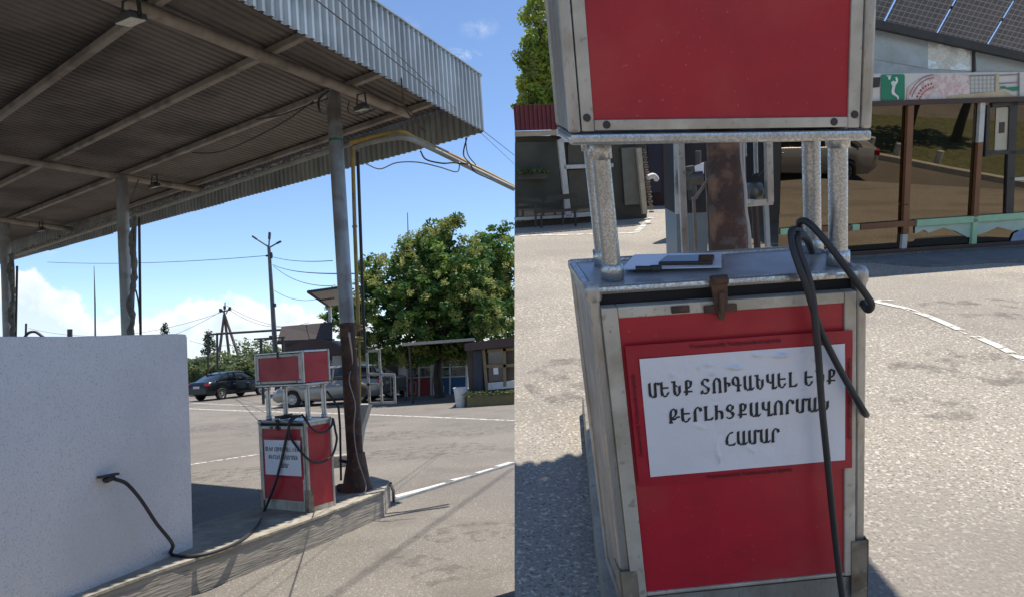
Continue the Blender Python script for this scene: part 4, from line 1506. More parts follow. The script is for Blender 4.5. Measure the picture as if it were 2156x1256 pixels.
wallq([(1027, 805), (1083, 800), (1083, 815), (1027, 820)], Y + .1, .2, M_WFR, 'sill', root)
wallq([(978, 722), (1083, 708), (1083, 728), (978, 738)], Y - .5, 5, M_BROWN, 'roof', root)
single('paper_notice', MB().box(atY(1044, 780, Y + .12), (.16, .01, .22)), M_PAPER, 'small white sheet in the window of the dark shop', 'notice')
b = MB().prism([atY(982, 830, 24.6), atY(1083, 825, 24.6), atY(1083, 856, 24.6), atY(985, 861, 24.6)], (0, .5, 0))
root = thing('planter', 'long planter of yellow flowering plants before the dark shop', 'planter', atY(1032, 858, 24.8))
part('box', b, mat('mossy_box', (.10, .10, .05), (.16, .13, .06), rough=.85, scale=3), root)
b = MB()
for i in range(26):
    leaf_mesh(b, atY(984 + i * 4, 832 - i * .2, 24.7) + V3((0, 0, .03)), 26, .10, .17)
part('plants', b, M_SHRUB, root)
root = thing('litter_bin', 'small white litter bin standing beside the planter', 'bin', gnd(971, 856))
p = gnd(971, 856)
b = MB().tube([p, p + V3((0, 0, .62))], [.16, .22], 14)
part('body', b, M_WFR, root)
part('rim', MB().lathe(p + V3((0, 0, .60)), [(.22, 0), (.24, .01), (.24, .04), (.2, .05)], 14), M_WFR, root)
root = thing('lean_to', 'long flat lean-to roof shading the ground before the stalls', 'lean-to', atY(920, 850, 28))
ha, hb, hc, hd = atY(846, 727, 27.5), atY(1000, 716, 27.5), atY(1000, 722, 35), atY(846, 732, 35)
part('roof_sheet', MB().prism([ha, hb, hc, hd], (0, 0, .10)), mat('beige_eave', (.40, .36, .30), rough=.7), root)
for x in (862, 984):
    q = atY(x, 722, 28.0)
    part('post', MB().tube([(q.x, q.y, 0), q], .05, 8), M_DARK, root)
# steps and handrail left of the stalls
root = thing('handrail', 'thin steel handrail by the whitewashed building', 'handrail', atY(830, 815, 31))
for (a, c) in (((800, 788), (822, 787)), ((822, 787), (852, 815)), ((822, 787), (824, 832)), ((838, 802), (840, 832)), ((852, 815), (853, 834))):
    part('bar', MB().bar(atY(*a, 31), atY(*c, 31), .05, .05), M_GALV, root)
root = thing('garden_chair', 'little dark chair standing beside the red stall', 'chair', atY(842, 828, 30))
b = MB().box(atY(842, 818, 30), (.5, .5, .05)).box(atY(842, 808, 30.3), (.5, .05, .5))
part('seat', b, M_DARK, root)
for sx in (-.2, .2):
    for sy in (-.2, .2):
        q = atY(842, 818, 30)
        part('leg', MB().bar((q.x + sx, q.y + sy, 0.01), (q.x + sx, q.y + sy, q.z), .04, .04), M_DARK, root)

# ------------------------------------------------------------------ trees
tb = gnd(926, 836)
cyl = lambda px, py, dy=0: atY(px, py, tb.y + dy)
bl = [(cyl(905, 555), 1.45), (cyl(850, 590, -.4), 1.25), (cyl(960, 590, -.3), 1.35), (cyl(805, 640, -.2), 1.1), (cyl(900, 640, -1.0), 1.45), (cyl(985, 650, -.6), 1.25), (cyl(932, 492, .2), .62), (cyl(905, 505, .1), .55), (cyl(868, 520, .1), .55),
      (cyl(790, 565, .3), .60), (cyl(776, 600, -.1), .5), (cyl(850, 700, -.4), 1.0), (cyl(935, 700, .2), 1.1), (cyl(1010, 705, 0), .8), (cyl(795, 700, .4), .75), (cyl(990, 535, .6), .75), (cyl(890, 600, 1.4), 1.6), (cyl(950, 640, 1.5), 1.6),
      (cyl(830, 745, -.9), .55), (cyl(900, 735, -1.2), .55), (cyl(960, 740, -1.0), .55), (cyl(768, 735, -.3), .45), (cyl(812, 752, -.5), .42), (cyl(866, 758, -.6), .40), (cyl(985, 745, -.4), .45), (cyl(1020, 660, -.2), .6), (cyl(1030, 615, .1), .5), (cyl(760, 665, 0), .5), (cyl(958, 470, .3), .3)]
tree('big broadleaf tree with yellowish flower tips in front of the stalls', tb, FW, [tb, tb + V3((-.05, 0, .9)), tb + V3((.05, 0, 1.7)), tb + V3((-.1, 0, 2.6))], .20, bl, 860, 46, .20, M_LEAF, cs=.33, tips=16)
t2 = gnd(1062, 815)
cy2 = lambda px, py, dy=0: atY(px, py, t2.y + dy)
bl = [(cy2(1045, 515), 1.1), (cy2(1032, 565, -.3), 1.2), (cy2(1058, 600), .9), (cy2(1062, 555, .3), .7), (cy2(1035, 640, .2), 1.3), (cy2(1055, 690), .9), (cy2(1010, 590, .5), 1.2), (cy2(1050, 665, -.8), .9)]
tree('broadleaf tree at the right edge behind the dark shop, sky showing through', t2, FW, [t2, t2 + V3((0, 0, 1.5)), t2 + V3((-.4, 0, 3.0))], .2, bl, 300, 38, .21, M_LEAF, cs=.36, tips=8)
t3 = gnd(705, 815) + V3((0, 8, 0))
cy3 = lambda px, py, dy=0: atY(px, py, t3.y + dy)
bl = [(cy3(718, 640), 1.0), (cy3(700, 665, -.2), .8), (cy3(735, 690), 1.1), (cy3(712, 615, .2), .6), (cy3(745, 640), 1.0)]
tree('smaller tree peeping out left of the galvanised column', t3, FW, [t3, t3 + V3((.1, 0, 1.8)), t3 + V3((.2, 0, 3.2))], .18, bl, 200, 34, .22, M_LEAF, cs=.36, tips=5)

# shrubs along the street edge
shr = [(404, 776, 60, 1.1), (424, 776, 58, .9), (455, 778, 56, .8), (500, 758, 62, 2.3), (530, 756, 64, 2.3), (478, 768, 66, 1.6), (555, 765, 62, 1.7), (515, 772, 54, 1.0), (440, 768, 75, 1.3), (414, 768, 90, 1.2), (575, 760, 70, 2.0), (385, 768, 70, 1.2)]
lbs = ['shrub half hidden by the edge of the white wall', 'low shrub just right of the white wall', 'low shrub at the foot of the pipe gate', 'tallest green shrub right of the pylon', 'green shrub directly behind the dispenser head', 'shrub between the legs of the pylon',
       'shrub showing between dispenser head and lamp post', 'sunlit yellow-green shrub in front of the pylon', 'shrub behind the poplar', 'farthest shrub beside the white wall', 'shrub behind the steel shelter', 'shrub behind the end of the white wall']
for (px, py, Y, r), lb in zip(shr, lbs):
    c = atY(px, py, Y)
    base = V3((c.x, c.y, 0))
    root = thing('shrub', lb, 'shrub', base, group='shrubs along the street edge')
    part('stems', MB().tube([base, base.lerp(c, .6), c], [.06, .05, .02], 6), M_BARK, root)
    b = MB()
    for _ in range(34):
        d = V3((random.gauss(0, 1), random.gauss(0, 1), random.gauss(0, 1))).normalized()
        rr = r * random.uniform(.3, 1.0)
        q = c + V3((d.x * rr * 1.25, d.y * rr, d.z * rr * .75))
        q.z = max(.25, q.z)
        leaf_mesh(b, q, 26, .30, r * .34)
    for _ in range(14):
        q = base + V3((random.uniform(-r, r) * 1.2, random.uniform(-.5, .5) * r, random.uniform(.1, max(.3, c.z * .7))))
        leaf_mesh(b, q, 22, .28, r * .34)
    part('foliage', b, M_SHRUB, root)
c = atY(440, 728, 90)
root = thing('poplar_tree', 'slim dark poplar standing by the pipe gate', 'tree', (c.x, c.y, 0))
part('trunk', MB().tube([(c.x, c.y, 0), (c.x, c.y, c.z + 1.5)], [.15, .03], 7), M_BARK, root)
b = MB()
for i in range(60):
    t = i / 59
    z = .8 + t * (c.z + 1.6 - .8)
    w = .55 * math.sin(math.pi * (.12 + .8 * t)) + .1
    leaf_mesh(b, (c.x + random.uniform(-w, w), c.y + random.uniform(-w, w), z), 24, .3, .4, 1.2)
part('crown', b, M_LEAFD, root)
c2 = atY(346, 694, 130)
root = thing('poplar_tree', 'distant poplar tip showing over the white wall', 'tree', (c2.x, c2.y, 0))
part('trunk', MB().tube([(c2.x, c2.y, 0), (c2.x, c2.y, c2.z)], [.2, .05], 7), M_BARK, root)
b = MB()
for i in range(60):
    t = i / 59
    leaf_mesh(b, (c2.x + random.uniform(-.5, .5), c2.y, 1 + t * (c2.z)), 18, .4, .45, 1.2)
part('crown', b, M_LEAFD, root)

# verge and hills
b = MB()
random.seed(5)
vp = [gnd(x, 797 - (x - 400) * .062 * 1.0 + random.uniform(-1.0, 1.0)) for x in range(150, 760, 30)]
n = len(vp)
for k, p in enumerate(vp):
    b.v += [V3((p.x, p.y, .0)), V3((p.x, p.y + 1.2, .30)), V3((p.x, p.y + 30, .5))]
for k in range(n - 1):
    for j in range(2):
        b.f.append((k * 3 + j, k * 3 + 3 + j, k * 3 + 4 + j, k * 3 + 1 + j))
        b.sm.append(True)
struct('verge', b, M_EARTH)
b = MB()
for k in range(n - 1):
    for _ in range(90):
        p = vp[k].lerp(vp[k + 1], random.random())
        q = V3((p.x, p.y + random.uniform(0, 4), .35))
        h = random.uniform(.25, .7)
        w = V3((random.uniform(.05, .12), 0, 0))
        o = len(b.v)
        b.v += [q - w, q + w, q + V3((random.uniform(-.15, .15), 0, h))]
        b.f.append((o, o + 1, o + 2))
        b.sm.append(False)
tufts = single('dry_grass', b, M_DRY, 'dry yellow grass along the street verge', 'grass', kind='stuff')
M_HILL = mat('hill_scrub', (.16, .19, .14), (.12, .15, .11), rough=1.0, scale=.01, spec=.1)
for dist, ya, yb_, seed in ((1100, 757, 745, 1), (700, 763, 755, 4)):
    b = MB()
    xs = list(range(-300, 900, 12))
    for x in xs:
        py = ya + (470 - x) * .064 - (ya - yb_) * (.5 + .5 * mnoise.noise(V3((x * .011, seed, 0))) + .25 * mnoise.noise(V3((x * .05, seed, 2))))
        t = atY(x, py, dist)
        b.v += [V3((t.x, t.y - 200, -1)), V3((t.x, t.y, t.z)), V3((t.x, t.y + 250, -1))]
    for k in range(len(xs) - 1):
        for j in range(2):
            b.f.append((k * 3 + j, k * 3 + 3 + j, k * 3 + 4 + j, k * 3 + 1 + j))
            b.sm.append(True)
    struct('hills', b, M_HILL)
random.seed(7)

# ------------------------------------------------------------------ masts and poles
M_POLE = mat('pole_steel', (.14, .14, .14), (.10, .10, .10), rough=.6, metal=.3)
Y = 43.0
root = thing('street_lamp', 'tall street lamp with three arms rising behind the dispenser', 'street lamp', V3((atY(584, 800, Y).x, Y, 0)))
pt, pb_ = atY(566, 520, Y), V3((atY(584, 800, Y).x, Y, 0))
part('pole', MB().tube([pb_, pb_.lerp(pt, .5), pt], [.17, .13, .09], 10), M_POLE, root)
for (a, tip, hd) in (((566, 520), (541, 504), (531, 497)), ((566, 520), (567, 504), (568, 489)), ((566, 522), (582, 513), (592, 508))):
    part('arm', MB().tube([atY(*a, Y), atY(*tip, Y)], .045, 7), M_POLE, root)
    part('lamp_head', MB().bar(atY(*tip, Y), atY(*hd, Y), .24 if hd[0] < 575 and hd[0] > 560 else .17, .10), M_DARK, root, bev=.03)
part('insulators', MB().bar(atY(560, 539, Y), atY(574, 537, Y), .1, .1).box(atY(571, 538, Y), (.12, .12, .35)).box(atY(577, 642, Y), (.2, .2, .2)), M_DARK, root)
Y = 75.0
M_WOODP = mat('weathered_timber', (.16, .12, .11), (.11, .08, .07), rough=.85)
root = thing('power_pylon', 'three-legged timber power pylon beyond the street', 'pylon', V3((atY(474, 780, Y).x, Y, 0)))
ap = atY(472, 658, Y)
for (x, y, dy) in ((452, 768, 0), (488, 770, 1.5), (519, 768, -.5)):
    q = atY(x, y, Y + dy)
    part('leg', MB().tube([V3((q.x, q.y, 0)), ap + V3((0, 0, -.1))], [.17, .12], 8), M_WOODP, root)
part('mast', MB().tube([ap - V3((0, 0, .4)), atY(474, 636, Y)], .05, 6), M_DARK, root)
b = MB().bar(atY(464, 656, Y), atY(484, 652, Y), .12, .12).bar(atY(466, 650, Y), atY(472, 660, Y), .08, .08).bar(atY(483, 646, Y), atY(476, 660, Y), .08, .08)
for x, y in ((464, 653), (473, 647), (484, 649)):
    b.box(atY(x, y, Y), (.2, .2, .35))
part('crossarm', b, M_DARK, root)
Y = 46
root = thing('pipe_gate', 'dark overhead pipe gate running from the pylon to the kiosk', 'pipe gate', V3((atY(445, 780, Y).x, Y, 0)))
for (a, c, r) in (((438, 704), (438, 792), .06), ((457, 703), (458, 798), .07), ((438, 704), (457, 702), .06), ((455, 702), (600, 693), .07)):
    part('pipe', MB().tube([atY(*a, Y), atY(*c, Y)], r, 8), M_DARK, root)
Y = 60
single('antenna_mast', MB().tube([atY(201, 760, Y), atY(200, 640, Y), atY(198, 560, Y)], [.07, .06, .02], 6), M_POLE, 'thin antenna mast rising above the white wall', 'mast')
single('antenna_mast', MB().tube([atY(861, 560, Y), atY(858, 448, Y)], [.07, .03], 6), M_POLE, 'thin antenna mast rising behind the big tree', 'mast')
b = MB().tube([atY(55, 680, 24), atY(54, 712, 24)], .03, 6)
b.tube(catmull([atY(50, 712, 24), atY(60, 700, 24), atY(75, 698, 24), atY(90, 708, 24)], 6), .045, 6)
single('pipe_end', b, M_DARK, 'bent dark pipe end poking above the white wall', 'pipe')
single('short_chimney', MB().tube([atY(147, 760, 50), atY(147, 692, 50)], .16, 10), M_DARK, 'short dark chimney poking above the white wall', 'chimney')

Y = 43.0
wl = [((100, 552), 60, (566, 538), Y, .25, 'longest faint wire reaching left from the lamp post head'), ((572, 540), Y, (700, 549), 24, .12, 'upper wire from the lamp post to the galvanised column'), ((574, 557), Y, (745, 576), 14, .15, 'second wire from the lamp post down to the right'),
      ((576, 560), Y, (700, 602), 26, .3, 'third wire from the lamp post dropping to the lean-to roof'), ((577, 611), Y, (690, 622), 40, .4, 'lower wire from the lamp post to the lean-to roof'), ((90, 706), 90, (470, 652), 75, 2.5, 'wire from the pylon head sagging left over the wall'),
      ((60, 690), 95, (466, 657), 75, 1.6, 'second wire from the pylon head going left over the wall'), ((476, 642), 75, (690, 690), 55, .8, 'wire from the pylon head going right past the lamp post'), ((484, 652), 75, (650, 678), 60, .9, 'lower wire from the pylon head going right'),
      ((398, 716), 90, (600, 700), 60, .8, 'faint wire low over the street behind the pipe gate')]
for a, ya, c, yc, s_, lb in wl:
    wire((atY(*a, ya), atY(*c, yc)), .018 if ya > 50 else .014, lb, s_)
# service cable overhead, right of the picture: only its soft shadow on the asphalt is seen
s1, s2 = gnd(1082, 984), gnd(690, 1262)
h_ = V3((SUN.x / SUN.z, SUN.y / SUN.z, 1)) * 13.0
single('overhead_cable', MB().tube([s1 + h_, s2 + h_, s2 + h_ - (s1 - s2) * .5], .018, 6), M_WIRE, 'thick overhead cable high above the near asphalt', 'cable')

# ================================================================== the rising forecourt on the right
# frame FG: x to the right, y away, z up; asphalt at -0.25, island top at -0.13... the dispenser stands at the origin
GZ = -.25


def gw(p):
    return FG @ V3(p)


# ground sheet with its own embankment
edge = [gg(1083.4, y) for y in (1500, 1256, 1000, 800, 640, 540, 500, 480)]
e0 = edge[0]
# continue towards and behind the camera
near = e0 + V3((e0.x - edge[3].x, e0.y - edge[3].y, 0)).normalized() * 1.2
e_far = edge[-1] + (edge[-1] - edge[-2]).normalized() * .9
top = [near] + edge + [e_far, V3((1.7, e_far.y, GZ)), V3((1.9, 15.4, GZ)), V3((14, 15.4, GZ)), V3((14, near.y - 2, GZ)), V3((near.x, near.y - 2, GZ))]
tw = [gw((p.x, p.y, GZ)) for p in top]
b = MB()
n = len(tw)
b.add(tw + [V3((p.x, p.y, -.02)) for p in tw], [tuple(range(n))] + [(i, (i + 1) % n, (i + 1) % n + n, i + n) for i in range(n)])
struct('rising_forecourt', b, M_ASPHR)
for name, pts, w in (('road_marking', [(1084, 497), (1230, 494), (1338, 491), (1372, 458)], .10),):
    struct(name, line_strip([gg(*q) for q in pts], w, GZ + .006), M_WORN, FG)
struct('road_marking', line_strip([gg(x, y) for x, y in ((1822, 632), (1850, 637), (1905, 649), (1960, 668), (2030, 698), (2100, 728), (2170, 764))], .075, GZ + .006), M_WORN, FG)
struct('road_marking', line_strip([gg(x, y) for x, y in ((1822, 642), (1845, 634), (1880, 633))], .05, GZ + .007), M_WORN, FG)

# island under the dispenser
b = MB()
isl_pts = [(-.52, -2.4), (.60, -2.4), (.52, -.30), (.50, .45), (.62, 2.2), (-.30, 2.2), (-.40, .5), (-.42, -.2)]
b.prism([V3((x, y, GZ)) for x, y in isl_pts], (0, 0, .118))
struct('kerb_island', b, M_CONC, FG, bev=.02)

MG_FG = FG
PWR = .7964
make_pump(FPR, PWR, .292, .9944, 1.3649, 1.82, -.13, PK, (-.0304, -.0076, -.0011), 'big red fuel dispenser with the printed notice, close to the viewer', .004, M_ALU, .20)


def rp(px, py, ax, val):
    """point on a plane of the leaning dispenser's frame"""
    return FPR @ hit(FPR, px, py, ax, val)


top_z = .9944
HR = .0098 * SR


def rhose(pts, lab, r=HR):
    return single('fuel_hose', MB().tube(catmull(pts, 8), r, 12), M_BLACK, lab, 'hose')


T_ = lambda px, py, y=.0: rp(px, py, 1, y)
rhose([T_(1700, 505, .12), T_(1686, 486, .10), T_(1684, 467, .06), T_(1700, 468, .03), T_(1725, 492, .0), T_(1760, 535, -.03), T_(1795, 582, -.05), T_(1822, 618, -.05), T_(1835, 640, -.045), T_(1829, 652, -.03), T_(1819, 642, -.01),
       T_(1812, 615, .05), T_(1800, 590, .12)], 'black hose looping over the top right corner of the big dispenser')
rhose([T_(1706, 520, .14), T_(1690, 492, .08), T_(1668, 484, .03), T_(1668, 515, .0), T_(1682, 560, -.03), T_(1697, 600, -.045), T_(1712, 650, -.05), T_(1730, 700, -.05), T_(1758, 757, -.05), T_(1788, 812, -.05), T_(1808, 846, -.05), T_(1820, 866, -.040), T_(1824, 872, .0), T_(1820, 868, .08), T_(1800, 850, .16)],
      'black hose slanting from the pipe post to the right edge of the notice')
rhose([T_(1710, 530, .16), T_(1700, 505, .08), T_(1680, 497, .02), T_(1684, 530, -.01), T_(1700, 575, -.035), T_(1711, 625, -.05), T_(1718, 690, -.06), T_(1724, 760, -.065), T_(1731, 860, -.07), T_(1741, 960, -.07), T_(1753, 1080, -.07),
       T_(1765, 1190, -.07), T_(1776, 1275, -.07)], 'black hose hanging straight down in front of the notice')

# phone, pen and paper on the cabinet top
tp_ = lambda px, py, z=0.0: rp(px, py, 2, top_z + z)
sheet = [tp_(1308, 570), tp_(1336, 539), tp_(1519, 535), tp_(1519, 565)]
upv = (FPR.to_3x3() @ V3((0, 0, 1))).normalized() * SR
b = MB().prism([p + upv * .002 for p in sheet], upv * .003)
single('paper_sheet', b, M_PAPER, 'white sheet of paper lying on the cabinet top under the phone', 'paper')
root = thing('phone', 'dark phone lying on the white sheet, pale sky mirrored in it', 'phone', T=Matrix.Translation(tp_(1447, 558, .004)))
q = [tp_(1386, 563), tp_(1402, 549), tp_(1504, 547), tp_(1500, 562)]
part('body', MB().prism([p + upv * .006 for p in q], upv * .010), M_DARK, root, bev=.002 * SR)
ce = sum(q, V3()) / 4
part('screen', MB().prism([ce + (p - ce) * .95 + upv * .0165 for p in q], upv * .0008), mat('phone_screen', (.01, .012, .016), rough=.04, spec=1.0), root)
root = thing('marker_pen', 'short black marker lying left of the phone', 'pen', T=Matrix.Translation(tp_(1365, 565, .004)))
b = MB().tube([tp_(1338, 566, .014), tp_(1370, 566, .014)], .0085 * SR, 12)
part('barrel', b, M_BLACK, root)
part('cap', MB().tube([tp_(1370, 566, .014), tp_(1392, 565, .014)], .0105 * SR, 12), M_DARK, root)

# rusty column and meter box behind the dispenser
G1 = lambda px, py, Y: gy(px, py, Y)
root = thing('rusty_column', 'rusty brown steel column rising behind the big dispenser', 'column', G1(1535, 560, .95) * 1, F=FG)


def down(p, q, z=None):
    """the line through p and q carried on to height z"""
    z = GZ + .05 if z is None else z
    return p + (q - p) * ((z - p.z) / (q.z - p.z))


bot, tpp = G1(1538, 600, .95), G1(1523, 150, .95)
bot, tpp = down(tpp, bot, GZ), down(bot, tpp, 3.68)
b = MB().tube([bot, bot.lerp(tpp, .5), tpp], [.085, .079, .078], 28)
b.tube([bot, bot + V3((0, 0, .12))], [.17, .09], 16)
M_RUSTF = mat('flaking_rust', (.10, .055, .042), (.065, .042, .036), rough=.8, scale=7, detail=9, wear=(.27, .15, .09), wscale=9, wear_amt=.9, speck=[(16, (.13, .115, .10), .56, .64, .8), (60, (.30, .16, .08), .66, .72, .5)], bump=.8, bscale=22)
part('shaft', b, M_RUSTF, root)
b = MB().tube(catmull([G1(1560, 290, .84), G1(1562, 345, .84), G1(1570, 400, .83), G1(1571, 440, .83), G1(1577, 480, .83), G1(1582, 530, .83)], 5), .006, 8)
b.tube(catmull([G1(1566, 290, .83), G1(1568, 400, .84), G1(1573, 450, .83), G1(1580, 530, .83)], 5), .004, 8)
part('wires', b, mat('pale_wire', (.5, .48, .44)), root)
root = thing('meter_box', 'open pale metal box with pipe fittings beside the rusty column', 'meter box', G1(1580, 520, 1.15), F=FG)
b = MB()
for (a, c, w) in (((1617, 290), (1620, 425), .042), ((1548, 430), (1626, 424), .034), ((1432, 290), (1438, 428), .03)):
    part('frame', MB().bar(G1(*a, 1.15), (down(G1(*a, 1.15), G1(*c, 1.15)) if a[0] == 1432 else G1(*c, 1.15)), w, .03), M_ALUW, root, bev=.003)
part('bracket', MB().bar(G1(1560, 424, 1.0), G1(1600, 424, 1.30), .03, .02), M_GALV, root)
b = MB().prism([G1(1570, 290, 1.30), G1(1608, 290, 1.30), G1(1608, 418, 1.30), G1(1570, 420, 1.30)], (0, .02, 0))
part('back', b, M_VOID, root)
b = MB().lathe(G1(1588, 405, 1.22), [(.02, -.04), (.045, -.03), (.045, .03), (.02, .04)], 16, 'X')
part('pipe_fitting', b, mat('brass_grey', (.20, .19, .16), rough=.45, metal=.6), root)
b = MB().tube([G1(1590, 290, 1.22), G1(1592, 365, 1.22)], .010, 10)
b.tube([G1(1567, 300, 1.2), G1(1568, 330, 1.2)], .010, 10)
part('pipe', b, M_GALV, root)
b = MB().tube(catmull([G1(1600, 290, 1.2), G1(1609, 320, 1.2), G1(1608, 350, 1.2), G1(1596, 368, 1.2), G1(1584, 368, 1.2)], 5), .006, 8)
part('cable', b, M_BLACK, root)
single('downpipe', MB().bar(G1(1612, 425, 1.32), down(G1(1612, 425, 1.32), G1(1617, 530, 1.32), GZ), .028, .02), mat('pale_blue_paint', (.42, .46, .48), rough=.6), 'pale blue strip standing under the meter box', 'post', F=FG)
single('brown_pipe', MB().tube([G1(1589, 432, 1.32), down(G1(1589, 432, 1.32), G1(1595, 535, 1.32), GZ)], .016, 10), M_BROWN, 'thin brown pipe under the meter box', 'pipe', F=FG)
root = thing('strut_frame', 'slanting angle-iron strut with two thin legs left of the rusty column', 'strut', G1(1465, 560, 1.0), F=FG)
M_IRON = mat('angle_iron', (.30, .25, .19), (.18, .14, .10), rough=.6, scale=20)
part('strut', MB().bar(G1(1463, 418, 1.0), G1(1546, 300, 1.0), .016, .012), M_IRON, root)
part('leg', MB().bar(G1(1460, 415, 1.0), down(G1(1460, 415, 1.0), G1(1466, 530, 1.0)), .018, .012), M_IRON, root)
part('leg', MB().bar(G1(1487, 340, 1.02), down(G1(1487, 340, 1.02), G1(1495, 530, 1.02)), .014, .012), M_IRON, root)
# pump machinery inside a dark steel cabinet behind
root = thing('compressor_cabinet', 'dark open cabinet crowded with pump fittings left of the rusty column', 'cabinet', G1(1460, 430, 2.6), F=FG)
part('shell', MB().prism([G1(1420, 285, 2.9), G1(1490, 285, 2.9), G1(1490, 447, 2.9), G1(1423, 450, 2.9)], (0, .4, 0)), M_VOID, root)
b = MB()
for (a, c, r) in (((1438, 378), (1478, 374), .05), ((1452, 350), (1460, 420), .03), ((1470, 318), (1470, 372), .02), ((1446, 360), (1446, 400), .045)):
    b.tube([G1(*a, 2.72), G1(*c, 2.72)], r, 10)
part('fittings', b, mat('oily_iron', (.09, .085, .08), (.05, .05, .05), rough=.5, metal=.5), root)
part('tag', MB().prism([G1(1462, 350, 2.7), G1(1482, 342, 2.7), G1(1482, 366, 2.7), G1(1464, 368, 2.7)], (0, .01, 0)), M_PAPER, root)
part('edge', MB().bar(G1(1423, 285, 2.82), G1(1427, 450, 2.82), .04, .03), M_GALV, root)
part('ground_shade_panel', MB().prism([down(G1(1424, 450, 2.9), G1(1426, 514, 2.9), GZ), down(G1(1490, 447, 2.9), G1(1490, 512, 2.9), GZ), G1(1490, 447, 2.9), G1(1424, 450, 2.9)], (0, .4, 0)), mat('blue_grey_shade', (.13, .17, .20), (.11, .14, .17), rough=.45, metal=.4), root)  # panel added in the tone of the shaded asphalt under the cabinet

# ------------------------------------------------------------------ left shop
ga, gb_ = gg(1070, 482), gg(1366, 459)
dS = (gb_ - ga).normalized()
nS = V3((-dS.y, dS.x, 0))


def sx(px, py, off=0.0):
    """point on the left shop's front plane (off metres in front of it) under a pixel"""
    d = RG.transposed() @ V3(((px - CX) / F_PX, (py - CY) / F_PX, 1.0))
    n = nS
    t = ((ga - n * off) - CGL).dot(n) / d.dot(n)
    return CGL + d * t


M_GLSM = mat('smoky_shop_glass', (.055, .058, .05), (.10, .10, .085), rough=.07, spec=.9, scale=.8)
M_RROOF = mat('dark_red_roof', (.16, .028, .03), (.12, .022, .024), rough=.6, scale=3)
root = thing('glazed_shop', 'low glazed shop with a dark red roof left of the big dispenser', 'shop', (ga + gb_) / 2, F=FG)


dirL = sx(1088, 400) - CGL
dirL.z = 0
dirL.normalize()


def sq(pts, off, dep, m, name, **k):
    return part(name, MB().prism([sx(x, y, off) for x, y in pts], dirL * dep), m, root, **k)


fr_ = [sx(x, y, -.05) for x, y in ((1084.5, 287), (1362, 287), (1362, 459), (1084.5, 481))]
bk_ = []
for p in fr_:
    d = (p - CGL)
    d.z = 0
    bk_.append(p + d.normalized() * .45)
part('wall', MB().add(fr_ + bk_, [(3, 2, 1, 0), (4, 5, 6, 7), (0, 1, 5, 4), (1, 2, 6, 5), (2, 3, 7, 6), (3, 0, 4, 7)]), mat('shop_interior', (.07, .065, .05), (.04, .04, .035), rough=.8, scale=1.2), root)
b = MB()
zt_ = sx(1200, 284).z
a0, a1 = sx(1084, 290, .12), sx(1380, 290, .12)
a0.z = a1.z = zt_
part('eave', MB().prism([a0, a1, a1 + V3((0, 0, .09)), a0 + V3((0, 0, .09))], dirL * .65), mat('pale_eave', (.42, .36, .28), rough=.7), root)
rr = MB()
L_ = (a1 - a0).length
nr_ = 34
vs = []
for i in range(nr_):
    for u, h in ((0, 0), (.3, 0), (.4, .03), (.6, .03), (.7, 0)):
        p = a0 + dS * (L_ * (i + u) / nr_) + V3((0, 0, .10)) - nS * (h + .02)
        vs += [p, p + V3((0, 0, .44)) + nS * .05]
rr.add(vs, [(2 * i, 2 * i + 1, 2 * i + 3, 2 * i + 2) for i in range(len(vs) // 2 - 1)])
part('roof', rr, M_RROOF, root, solid=.01)
for (pts) in ([(1084, 300), (1174, 298), (1184, 452), (1084, 470)], [(1196, 300), (1245, 300), (1252, 345), (1196, 348)], [(1196, 358), (1262, 356), (1268, 446), (1202, 450)]):
    sq(pts, .0, .02, M_GLSM, 'window')
M_WDR = mat('white_door_frame', (.52, .52, .50), rough=.5)
for (a, c, w) in (((1179, 294), (1196, 455), .11), ((1179, 296), (1290, 292), .07), ((1186, 352), (1290, 348), .07), ((1200, 454), (1290, 447), .08), ((1084, 461), (1200, 455), .05)):
    part('frame', MB().bar(sx(*a, .05), sx(*c, .05), w, .06, nS), M_WDR, root)
sq([(1308, 312), (1346, 310), (1350, 430), (1316, 432)], .02, .05, mat('grey_green_panel', (.16, .16, .13), (.13, .13, .11), rough=.7), 'panel')
part('frame', MB().bar(sx(1344, 312, .08), sx(1357, 450, .08), .10, .06, nS), mat('cream_frame', (.45, .40, .30), rough=.7), root)
bb_ = MB()
for i in range(26):
    p = sx(1356 + i * .62, 316 + i * 5.2, .10)
    bb_.box(p, (.06 + .03 * (i % 2), .05, .028))
part('beaded_edge', bb_, mat('brown_beads', (.12, .07, .045), (.30, .24, .18), scale=30), root)
part('flower_box', MB().box(sx(1122, 372, .06), (.55, .1, .09)), M_DARK, root)
b = MB()
for i in range(12):
    leaf_mesh(b, sx(1100 + i * 4.5, 362, .1), 20, .07, .10)
part('window_plants', b, M_SHRUB, root)
